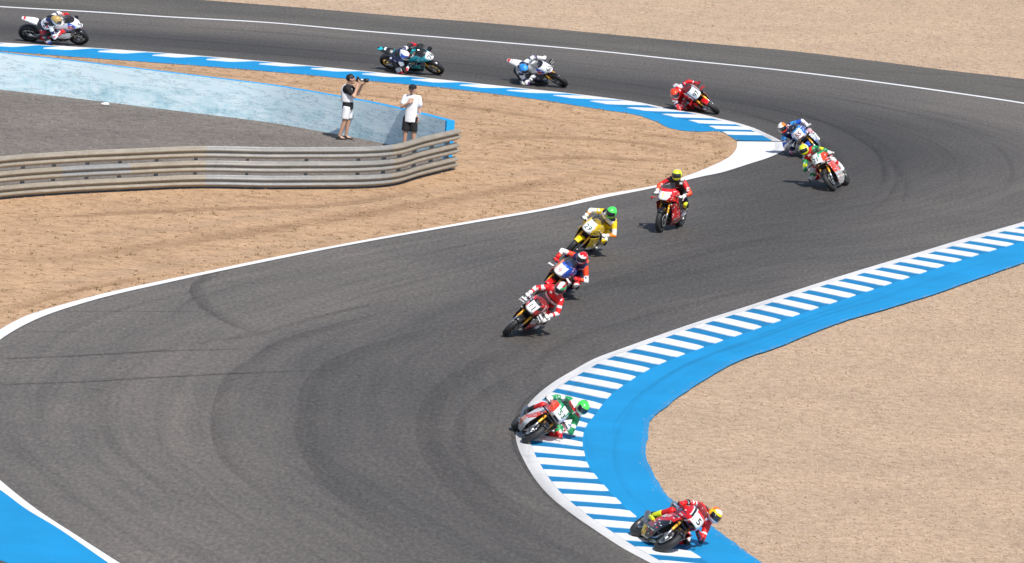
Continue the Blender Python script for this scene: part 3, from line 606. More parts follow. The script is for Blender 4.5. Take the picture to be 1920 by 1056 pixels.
def side_mb(sg):
    b_ = MB(); V = []; F = []; nz, nx = 40, 40
    for i in range(nz+1):
        z = .09+(.715-.09)*i/nz; a, c = itp(z, SF_MIN), itp(z, SF_MAX)
        for k in range(nx+1): x = a+(c-a)*k/nx; V.append((x, sg*side_y(x, z), z))
    for i in range(nz):
        for k in range(nx):
            a = i*(nx+1)+k; f = (a, a+1, a+nx+2, a+nx+1); F.append(f if sg < 0 else f[::-1])
    return b_.add(V, F)
def ring(x, zc, hw, hh, n=18, p=.75, tilt=0):
    R_ = []
    for k in range(n):
        t = 2*math.pi*k/n; c, s_ = math.cos(t), math.sin(t); R_.append((x+tilt*s_*hh, hw*math.copysign(abs(c)**p, c), zc+hh*math.copysign(abs(s_)**p, s_)))
    return R_
def lofted(tab, n=18, sub=4, p=.75):
    xs_ = [t[0] for t in tab]; o_ = sorted(range(len(tab)), key=lambda k: xs_[k]); S_ = []
    for x in np.linspace(min(xs_), max(xs_), (len(tab)-1)*sub+1):
        S_.append(ring(x, *[float(np.interp(x, [xs_[k] for k in o_], [tab[k][c] for k in o_])) for c in (1, 2, 3)], n, p))
    return MB().loft(S_)
def text_mesh(txt, size, mat, mapf, bold=.012, shear=0):
    cu = bpy.data.curves.new('lettering', 'FONT'); cu.body = txt; cu.size = size; cu.align_x = 'CENTER'; cu.align_y = 'CENTER'; cu.offset = bold*size; cu.shear = shear; cu.resolution_u = 3
    o = bpy.data.objects.new('tmp', cu); COL.objects.link(o); e = o.evaluated_get(bpy.context.evaluated_depsgraph_get()); me = bpy.data.meshes.new_from_object(e)
    bpy.data.objects.remove(o); bpy.data.curves.remove(cu); me.materials.clear(); me.materials.append(mat)
    bm = bmesh.new(); bm.from_mesh(me); bmesh.ops.triangulate(bm, faces=bm.faces); bmesh.ops.subdivide_edges(bm, edges=bm.edges, cuts=3, use_grid_fill=True); bm.to_mesh(me); bm.free()
    for v_ in me.vertices: v_.co = mapf(v_.co.x, v_.co.y)
    return me
def nose_x(y, z):
    w_, xf, xr = itp(z, NOSE_W), itp(z, NOSE_F), itp(z, NOSE_R); s_ = min(abs(y)/w_, 1)**(1/.8); return xr+(xf-xr)*max(1-s_*s_, 0)**.5
def cellhash(*k): return (math.sin(sum(a*b for a, b in zip(k, (127.1, 311.7, 74.7, 19.3))))*43758.5453) % 1.0
def stickers(fn, cols, p, seed, cx=.085, cz=.036, mouth=False):
    # small sponsor patches: blocks of print laid over the base colours
    def f(x, y, z):
        b_ = fn(x, y, z)
        if mouth and x > .6 and .685 < z < .728 and abs(y) < .075: return 'black'
        if x > .52 and abs(y) < .13: return b_
        row = math.floor(z/cz); u = x/cx+.5*row+(3 if y > 0 else 0); i = math.floor(u)
        if cellhash(i, row, seed) < p and .12 < (u-i) < .85 and .2 < (z/cz-row) < .8:
            c = cols[int(cellhash(i, row, seed+5)*len(cols))]; return c if c != b_ else cols[0]
        return b_
    return f
def bike(spec):
    sd_ = len(spec['label']); ac = spec.get('acc', ('white', 'black', spec['c']))
    spec = dict(spec, upper=stickers(spec['upper'], ac, .18, sd_, mouth=True), side=stickers(spec['side'], ac, .30, sd_+1), tank=stickers(spec['tank'], ac, .2, sd_+2), tail=stickers(spec['tail'], ac, .2, sd_+3))
    root = empty('motorcycle'); tag(root, spec['label'], 'motorcycle', 'racing motorcycles on the track')
    wheel('front_wheel', (FX, 0, FZ), FR, .125, spec.get('rim', darkrim), (-.075, .075), root); wheel('rear_wheel', (RX, 0, RZ), RR, .195, spec.get('rim', darkrim), (-.06,), root)
    lk = lambda nm, key, fn, loc=None: link(nm, shared(key, fn), root)
    for sg in (-1, 1):
        lk('fork_leg', ('fork', sg, spec.get('fork')), lambda: MB().tube([(.50, sg*.105, .80), (.625, sg*.105, .49), (.635, sg*.105, .47)], [.028, .028, .024], 10).mesh('fork_leg', spec.get('fork', goldm)))
        lk('axle_clamp', ('clamp', sg), lambda: MB().tube([(.60, sg*.105, .555), (.645, sg*.103, .43), (.70, sg*.10, .30)], [.024, .024, .028], 10).box((.735, sg*.088, .30), (.09, .04, .07), None, .2).mesh('axle_clamp', alloy))
        lk('brake_caliper', ('cal', sg), lambda: MB().box((.595, sg*.083, .36), (.065, .055, .13), np.array(Matrix.Rotation(.5, 3, 'Y')), .25).mesh('brake_caliper', iron))
        lk('frame_spar', ('spar', sg), lambda: MB().tube([(.45, sg*.07, .83), (.25, sg*.155, .74), (-.02, sg*.165, .62), (-.22, sg*.14, .40)], [.05, .055, .06, .06], 8, .45).mesh('frame_spar', iron))
        lk('swingarm', ('sw', sg), lambda: MB().tube([(-.20, sg*.09, .42), (-.42, sg*.135, .40), (-.74, sg*.135, .32)], [.055, .058, .035], 8, .5).mesh('swingarm', alloy))
        lk('clip_on_bar', ('bar', sg), lambda: MB().tube([(.455, sg*.10, .86), (.42, sg*.20, .865), (.36, sg*.355, .85)], .017, 8).mesh('clip_on_bar', carbon))
        lk('lever_guard', ('lev', sg), lambda: MB().tube([(.36, sg*.355, .85), (.44, sg*.375, .855), (.485, sg*.335, .865), (.465, sg*.22, .87)], .011, 6).mesh('lever_guard', carbon))
        lk('footpeg', ('peg', sg), lambda: MB().tube([(-.19, sg*.12, .38), (-.22, sg*.245, .39)], .014, 7).box((-.20, sg*.135, .42), (.14, .02, .15), None, .2).mesh('footpeg', alloy))
    lk('engine', 'eng', lambda: MB().box((.06, 0, .37), (.44, .27, .26), np.array(Matrix.Rotation(-.15, 3, 'Y')), .12).box((.20, 0, .56), (.24, .28, .26), np.array(Matrix.Rotation(.4, 3, 'Y')), .12).lathe([(.10, -.15), (.10, .15), (.07, .165), (.07, -.165)], 18, (.0, 0, .35)).lathe([(.075, -.15), (.075, .15), (.04, .16), (.04, -.16)], 16, (.20, 0, .36)).mesh('engine', iron, False))
    lk('airbox', 'air', lambda: MB().box((.10, 0, .70), (.52, .25, .22), None, .2).mesh('airbox', carbon, False))
    lk('subframe', 'sub', lambda: MB().box((-.32, 0, .66), (.42, .18, .20), np.array(Matrix.Rotation(-.25, 3, 'Y')), .2).mesh('subframe', carbon, False))
    lk('radiator', 'radi', lambda: MB().box((.375, 0, .50), (.035, .30, .30), np.array(Matrix.Rotation(.25, 3, 'Y')), .1).mesh('radiator', carbon, False))
    lk('steering_head', 'sth', lambda: MB().tube([(.43, 0, .90), (.53, 0, .66)], .045, 10).box((.45, 0, .87), (.10, .27, .03), None, .2).box((.52, 0, .69), (.11, .27, .04), None, .2).mesh('steering_head', carbon, False))
    ex = lk('exhaust', 'exh', lambda: MB().tube([(.30, -.03, .36), (.22, -.03, .22), (0, -.03, .17), (-.25, -.08, .20), (-.36, -.14, .29)], [.035, .035, .04, .04, .045], 10).tube([(-.34, -.13, .26), (-.42, -.165, .33), (-.64, -.19, .44), (-.70, -.195, .47)], [.045, .062, .062, .045], 12, .8).mesh('exhaust', alloy))
    lk('rear_shock', 'shk', lambda: MB().tube([(-.25, 0, .68), (-.30, 0, .40)], .035, 10).mesh('rear_shock', goldm))
    C = spec['c']; lv = lambda f: (lambda x, y, z: f(x, y, z))
    def solid(o, t=.007):
        q = o.modifiers.new('thickness', 'SOLIDIFY'); q.thickness = t; q.offset = -1; return o
    solid(shell_mb(.66+NZ, .985+NZ, 30, 84).obj('upper_fairing', PM, root, True, lambda x, y, z: spec['upper'](x, y, z-NZ)))
    for sg in (-1, 1): solid(side_mb(sg).obj('side_fairing', PM, root, True, lambda x, y, z: spec['side'](x, y, z)))
    solid(shell_mb(.985+NZ, 1.12+NZ, 8, 40).obj('windscreen', screen_m, root), .003)
    tank = lofted([(.37, .885, .11, .05), (.27, .885, .17, .11), (.08, .87, .185, .135), (-.08, .83, .15, .115), (-.20, .80, .10, .06)]).obj('fuel_tank', PM, root, True, spec['tank'])
    lk('seat', 'seat', lambda: lofted([(-.14, .80, .11, .035), (-.25, .785, .13, .035), (-.45, .815, .12, .035), (-.50, .85, .10, .04)]).mesh('seat', carbon))
    tl = lofted([(-.40, .83, .12, .045), (-.50, .87, .115, .06), (-.66, .915, .09, .05), (-.82, .955, .06, .03), (-.87, .97, .045, .018)]).obj('tail_unit', PM, root, True, spec['tail'])
    V, F = [], []; nt_, ny = 14, 8
    fb = MB()
    for i in range(nt_+1):
        t = rad(42+100*i/nt_)
        for k in range(ny+1):
            y = .074*(k/ny*2-1); r_ = FR+.028-.02*abs(k/ny*2-1)**2.5-(.03 if k in (0, ny) else 0); V.append((FX+r_*math.cos(t), y, FZ+r_*math.sin(t)))
    for i in range(nt_):
        for k in range(ny): a = i*(ny+1)+k; F.append((a, a+1, a+ny+2, a+ny+1))
    solid(fb.add(V, F).obj('front_fender', PM(spec.get('fender', C)), root), .004)
    if spec.get('wing', True):
        for sg in (-1, 1):
            for q, zz in enumerate((.74, .80) if spec.get('wing') == 2 else (.755,)):
                b_ = MB(); b_.box((.66, sg*.265, NZ+zz-.02), (.10, .125, .012), np.array(Matrix.Rotation(sg*-.22, 3, 'X')), .3); b_.box((.65, sg*.328, NZ+zz-.045), (.11, .010, .06), None, .3)
                b_.obj('winglet', PM(spec.get('wingc', C)), root, False)
    if spec.get('num'):
        me = text_mesh(spec['num'], spec.get('nsize', .165), spec.get('ink', ink), lambda x, y: (nose_x(x, NZ+.835+y*.86)+.007, x, NZ+.835+y*.86), .018)
        link('race_number', me, root)
    for t_, sz, mt, cx, cz, sg in spec.get('text', ()):
        sl = .18
        me = text_mesh(t_, sz, mt, lambda x, y: ((lambda X, Z: (X, sg*(side_y(X, Z)+.010), Z))(cx-sg*x, cz+y+.30*x*(-sg))), .01, .25)
        link('lettering', me, root)
    return root
# ------------------------------------------------------------------ people
def ik(a, b, la, lb, pole):
    a, b, pole = np.array(a, float), np.array(b, float), np.array(pole, float); d = b-a; L = np.linalg.norm(d); d /= L; L2 = min(L, (la+lb)*.995)
    x = (la*la-lb*lb+L2*L2)/(2*L2); h_ = math.sqrt(max(la*la-x*x, 0)); p_ = pole-d*np.dot(pole, d); p_ /= np.linalg.norm(p_); return a+d*x*(L/L2)+p_*h_
def body_zone(bones, spec):
    A = np.array([b[1] for b in bones], float); B = np.array([b[2] for b in bones], float); RA = np.array([b[3] for b in bones]); RB = np.array([b[4] for b in bones]); D = B-A; L2 = (D*D).sum(1)+1e-9
    def f(x, y, z):
        p = np.array([x, y, z]); t = np.clip(((p-A)*D).sum(1)/L2, 0, 1); d = np.linalg.norm(p-(A+D*t[:, None]), axis=1)-(RA+(RB-RA)*t); k = int(d.argmin())
        kk = k*7+math.floor(t[k]*5); hh = cellhash(kk, math.floor((p[1]+3)/.06), math.floor(p[2]/.05), spec['n'])
        if hh < .10 and bones[k][0] not in ('skull', 'neck'): return spec['ac'][int(hh*100) % len(spec['ac'])]
        bands = spec.get(bones[k][0]) or spec.get(bones[k][0].split('.')[0]) or spec['torso']
        if callable(bands): return bands(p, t[k])
        if isinstance(bands, str): return bands
        for te, c in bands:
            if t[k] <= te: return c
        return bands[-1][1]
    return f
def hand(mb, wrist, tip_dir, palm_n, curl=1.2, s=1.0):
    """palm, four unequal bent fingers and a thumb; fingers curl towards -palm_n"""
    f = np.array(tip_dir, float); f /= np.linalg.norm(f); n_ = np.array(palm_n, float); n_ -= f*np.dot(f, n_); n_ /= np.linalg.norm(n_); sd_ = np.cross(f, n_); w_ = np.array(wrist, float)
    R3 = np.stack([f, sd_, n_], 1); mb.box(w_+f*.045*s, (.10*s, .088*s, .036*s), R3, .3)
    for k, (o_, ln) in enumerate(((-.033, .074), (-.011, .082), (.011, .078), (.033, .060))):
        p = w_+f*.092*s+sd_*o_*s; pts = [p-f*.02*s]; a = .15
        for j, q in enumerate((.44, .32, .24)):
            pts.append(pts[-1]+(f*math.cos(a)-n_*math.sin(a))*ln*q*1.25*s); a += curl*(.75 if j == 0 else .85)
        mb.tube(pts, [.0115*s, .011*s, .010*s, .008*s], 6)
    p = w_+f*.025*s-sd_*.040*s; mb.tube([p, p-sd_*.028*s+f*.02*s-n_*.012*s, p-sd_*.03*s+f*.052*s-n_*.03*s, p-sd_*.018*s+f*.074*s-n_*.044*s], [.014*s, .013*s, .0115*s, .009*s], 6)
def helmet(fn, mw, parent, visor=True):
    def sh(p):
        q = np.array(p)
        if q[2] < 0 and q[0] > 0: q[0] += .028*min(1, -q[2]/.07)*(1-abs(q[1])/.14)        # chin bar
        if q[0] < -.06 and q[2] > -.02: q[0] -= .030*(1-abs(q[1])/.13)                     # rear spoiler
        q[2] = max(q[2], -.115); return q
    o = MB().sphere((0, 0, 0), (.150, .126, .142), 40, 24, sh).obj('helmet', PM, parent, True, fn); o.matrix_local = mw
    b_ = MB(); V = []; F = []
    for i in range(7):
        for k in range(15):
            el = rad(-16+42*i/6); az = rad(-68+136*k/14); p = np.array([.150*math.cos(el)*math.cos(az), .126*math.cos(el)*math.sin(az), .142*math.sin(el)])
            if p[2] < 0 and p[0] > 0: p[0] += .028*min(1, -p[2]/.07)*(1-abs(p[1])/.14)
            V.append(p*1.025)
    for i in range(6):
        for k in range(14): a = i*15+k; F.append((a, a+1, a+16, a+15))
    v_ = b_.add(V, F).obj('visor', visor_m, o); q = v_.modifiers.new('thickness', 'SOLIDIFY'); q.thickness = .006; q.offset = -1
    return o
def rider(spec, mw):
    s, h_, up, lean = spec['side_'], spec['hang'], spec.get('up', 0), spec['lean']
    pel = np.array([-.27, s*(.02+.19*h_), .885-.03*h_]); che = np.array([.03-.10*up, s*(.02+.23*h_), 1.07+.13*up-.02*h_]); nek = np.array([.19-.16*up, s*(.03+.27*h_), 1.145+.22*up-.04*h_])
    hd = np.array([.30-.20*up, s*(.03+.31*h_), 1.195+.28*up-.06*h_]); shc = np.array([.135-.13*up, s*(.025+.25*h_), 1.10+.19*up-.03*h_])
    sh = {1: shc+np.array([0, s*.185, -.08*h_]), -1: shc+np.array([0, -s*.185, .05*h_])}
    hip = {1: pel+np.array([.02, s*.10, -.03*h_]), -1: pel+np.array([.02, -s*.10, .01])}
    hnd = {1: np.array([.375, s*.315, .865]), -1: np.array([.375, -s*.315, .865])}
    elb = {1: ik(sh[1], hnd[1]-np.array([.03, 0, 0]), .30, .28, (-.1, s*1.0, -.75)), -1: ik(sh[-1], hnd[-1]-np.array([.03, 0, 0]), .30, .28, (-.2, -s*.9, .25+.2*h_-1.0*up))}
    ank = {1: np.array([-.27, s*.235, .45]), -1: np.array([-.27, -s*.215, .455])}
    kn = {1: ik(hip[1], ank[1], .43, .43, (1.0, s*(.25+1.25*h_), -.15*h_)), -1: ik(hip[-1], ank[-1], .43, .43, (1, -s*.42, .2))}
    bones = [('pelvis', pel-np.array([.02, s*.06, 0]), pel+np.array([-.02, s*.06, 0]), .13, .13), ('torso', pel, che, .135, .15), ('torso', pel+np.array([0, s*.05, 0]), che+np.array([0, s*.08, -.03]), .11, .125), ('torso', pel-np.array([0, s*.05, 0]), che-np.array([0, s*.08, -.03]), .11, .125),
             ('back', che+np.array([-.09, 0, .05]), nek+np.array([-.07, 0, .065]), .085, .075), ('neck', shc, nek, .115, .08), ('skull', nek, hd, .07, .095), ('torso', shc+np.array([0, s*.10, -.02]), shc-np.array([0, s*.10, -.02]), .115, .115)]
    for q in (1, -1):
        nm = 'in' if q == 1 else 'out'
        bones += [('upperarm.'+nm, sh[q], elb[q], .072, .055), ('forearm.'+nm, elb[q], hnd[q]-np.array([.07, 0, -.005]), .056, .036), ('thigh.'+nm, hip[q], kn[q], .105, .072), ('shin.'+nm, kn[q], ank[q], .073, .046), ('foot.'+nm, ank[q]+np.array([0, 0, -.02]), ank[q]+np.array([.16, q*s*.02, -.055]), .045, .035)]
    mb = MB()
    for b_ in bones: mb.capsule(b_[1], b_[2], b_[3], b_[4], 14)
    V, F = remesh(mb, .014, 4); r_ = MB().add(V, F); suit = spec['suit']
    zf = body_zone(bones, suit); o = r_.obj('person', LM, None, True, zf); o.matrix_world = mw; tag(o, spec['label'], 'person', 'motorcycle racers riding on the track')
    for q in (1, -1):
        nm = '.in' if q == 1 else '.out'
        gm = MB(); d_ = hnd[q]-elb[q]; d_ /= np.linalg.norm(d_); gm.tube([hnd[q]-d_*.13+np.array([0, 0, .005]), hnd[q]-d_*.07], [.050, .042], 10)
        hand(gm, hnd[q]-np.array([.075, 0, -.018]), (1, 0, .1), (0, 0, 1), 1.45, 1.06); gm.obj('glove', LM(suit['glove']), o)
        bm_ = MB(); a0 = ank[q]; sd_ = kn[q]-a0; sd_ /= np.linalg.norm(sd_)
        bm_.capsule(a0+sd_*.19, a0+sd_*.02, .068, .056, 12).capsule(a0+np.array([-.045, 0, -.045]), a0+np.array([.15, q*s*.02, -.065]), .046, .040, 12).capsule(a0+np.array([.10, q*s*.018, -.05]), a0+np.array([.19, q*s*.02, -.07]), .043, .034, 10)
        bm_.obj('boot', LM(suit.get('boot'+nm, suit['boot'])), o)
        if q == 1: MB().sphere(kn[q]+np.array([0, s*.055, -.02]), (.06, .028, .065), 12, 8).obj('knee_slider', LM(suit.get('slider', 'black')), o)
    rot = Matrix.Rotation(-lean*.42*1.0, 4, 'X') @ Matrix.Rotation(s*rad(10)*h_, 4, 'Z') @ Matrix.Rotation(rad(spec.get('nod', 8)+14), 4, 'Y')
    helmet(spec['helmet'], Matrix.Translation(hd+np.array([.02, 0, .035])) @ rot, o)
    return o
# ------------------------------------------------------------------ liveries
def plate(c, hw=.115, z0=.72, z1=.945):
    return lambda x, y, z: c if (x > .55 and abs(y) < hw*(1-.25*max(0, (z-.88)/.07)) and z0 < z < z1) else None
def up_white(x, y, z):
    if .70 < z < .785 and .085 < abs(y) < .17 and x > .6: return 'black'
    if z < .70: return 'white'
    if z < .742: return 'blue'
    if z < .772 and abs(y) > .05: return 'red'
    if abs(y) > .135 and x > .5 and z > .80: return 'red' if abs(y) > .165 and z < .90 else 'blue'
    return 'white'
def side_dark(z_w, hi, lo, mid=None):
    def f(x, y, z):
        if z > z_w: return hi
        if mid and z > z_w-.07: return mid
        if z < .2 and x > 0: return 'silver'
        return lo
    return f
def tail_white(x, y, z):
    zc = float(np.interp(-x, [.4, .5, .66, .82, .87], [.83, .87, .915, .955, .97]))
    return 'red' if (z > zc+.024 and x < -.74) else 'blue' if z < zc-.022 else 'white'
def up_teal(x, y, z):
    if x > .55 and (y/.128)**2+((z-.835)/.105)**2 < 1: return 'white'
    if abs(y) > .12 and z > .90: return 'black' if abs(y) < .15 else 'teal'
    if z > .93: return 'black'
    if z < .69: return 'black'
    return 'teal'
def up_red4(x, y, z):
    if x > .5 and abs(y) < .12 and z > .715: return 'white'
    if x > .3 and .12 < abs(y) < .15: return 'navy'
    if x > .3 and .15 <= abs(y) < .168: return 'white'
    return 'red'
def up_blue5(x, y, z):
    if x > .55 and abs(y) < .125 and .72 < z < .95: return 'orange' if z < .74 else 'white'
    if z < .72: return 'white'
    return 'blue' if abs(y) > .15 else 'skyblue'
def up_tri(x, y, z):           # red, white and green bands
    if z > .93 or (abs(y) < .10 and z > .87): return 'green' if abs(y) > .07 else 'white'
    if abs(y) < .135: return 'white'
    if z < .685: return 'white'
    return 'orangered'
def up_red7(x, y, z):
    if x > .5 and abs(y) < .15*(1-.5*max(0, (.80-z)/.1)) and .725 < z < .92: return 'white'
    return 'red'
def up_yel(x, y, z):
    if x > .4 and abs(y) < .12-.25*max(0, z-.88) and z > .70: return 'white'
    if z < .70: return 'white' if abs(y) > .04 else 'black'
    return 'yellow'
def up_org(x, y, z):
    if x > .55 and abs(y) < .11 and .715 < z < .945: return 'white'
    if y > .10 and z > .72: return 'blue'
    if y < -.10 and z > .72: return 'orange' if y > -.17 else 'orangered'
    if z < .705: return 'orangered'
    return 'blue' if z > .945 else 'white'
def up_wr(x, y, z):
    if x > .5 and abs(y) < .105 and .71 < z < .93: return 'white'
    if z > .93: return 'red' if abs(y) > .10 else 'black'
    if z < .70: return 'crimson'
    return 'crimson' if abs(y) > .17 else 'black' if z > .84 else 'red'
def up_red12(x, y, z):
    if x > .5 and abs(y) < .105 and .725 < z < .94: return 'white'
    if .11 < abs(y) < .125 or (.15 < abs(y) < .162 and z > .8): return 'white'
    if .125 <= abs(y) < .15 and z > .8: return 'black'
    if z < .69: return 'purple' if x > .6 else 'red'
    return 'red'
def side_red12(x, y, z):
    if z > .40+.30*x: return 'red'
    if -.16 < x < -.07 and z > .30: return 'skyblue' if z > .40 else 'crimson'
    if x < -.13 and z < .24: return 'gold' if z < .12 else 'yellow'
    if z < .18: return 'black'
    if -.07 < x < .16 and .28 < z < .42: return 'crimson'
    return 'black'
def side_tri(x, y, z):
    d = z-.55*x
    if d > .43: return 'white'
    if d > .16 and z > .16: return 'orangered' if .20 < d < .38 else 'white'
    return 'silver' if z < .22 else 'white'
def side_yel(x, y, z): return 'yellow' if z > .40 else ('white' if z > .34 else 'black' if z > .2 else 'gold')
def side_org(x, y, z): return 'orangered' if z > .58 else ('white' if z > .52 else 'navy' if z > .25 else 'silver')
def side_red4(x, y, z):
    d = z+.3*x
    if .56 < d < .60 or .64 < d < .66: return 'white'
    if .60 <= d <= .64: return 'navy'
    if .28 < z < .40 and -.05 < x < .15: return 'silver'
    return 'red' if z > .16 else 'crimson'
def hel(top, low, band=None, split=.02, patch=None):
    def f(x, y, z):
        if patch and x > .02 and abs(y-.05) < .06 and -.02 < z < .09: return patch
        if band and abs(y) < .03 and z > .02: return band
        return top if z+.25*x > split else low
    return f
A = lambda c, *k: dict(c=c, **dict(k))
def suit(torso, arm, fore, thigh, shin, boot, glove, back=None, neck=None, **kw):
    d = {'torso': torso, 'pelvis': thigh if isinstance(thigh, str) else torso, 'back': back or torso, 'neck': neck or torso, 'skull': 'black', 'upperarm': arm, 'forearm': fore, 'thigh': thigh, 'shin': shin, 'foot': boot, 'boot': boot, 'glove': glove, 'n': len(torso)*3+len(boot) if isinstance(torso, str) else 5, 'ac': ('white', 'black', torso if isinstance(torso, str) else 'white', glove, 'white')}; d.update(kw); return d
def splash(a, b, c=None, f=14, ax=2):
    def k(p, t): q = math.sin(f*p[ax]+5*p[0]); return a if q > -.2 else (c if c and q < -.8 else b)
    return k
const = lambda c: (lambda x, y, z: c)
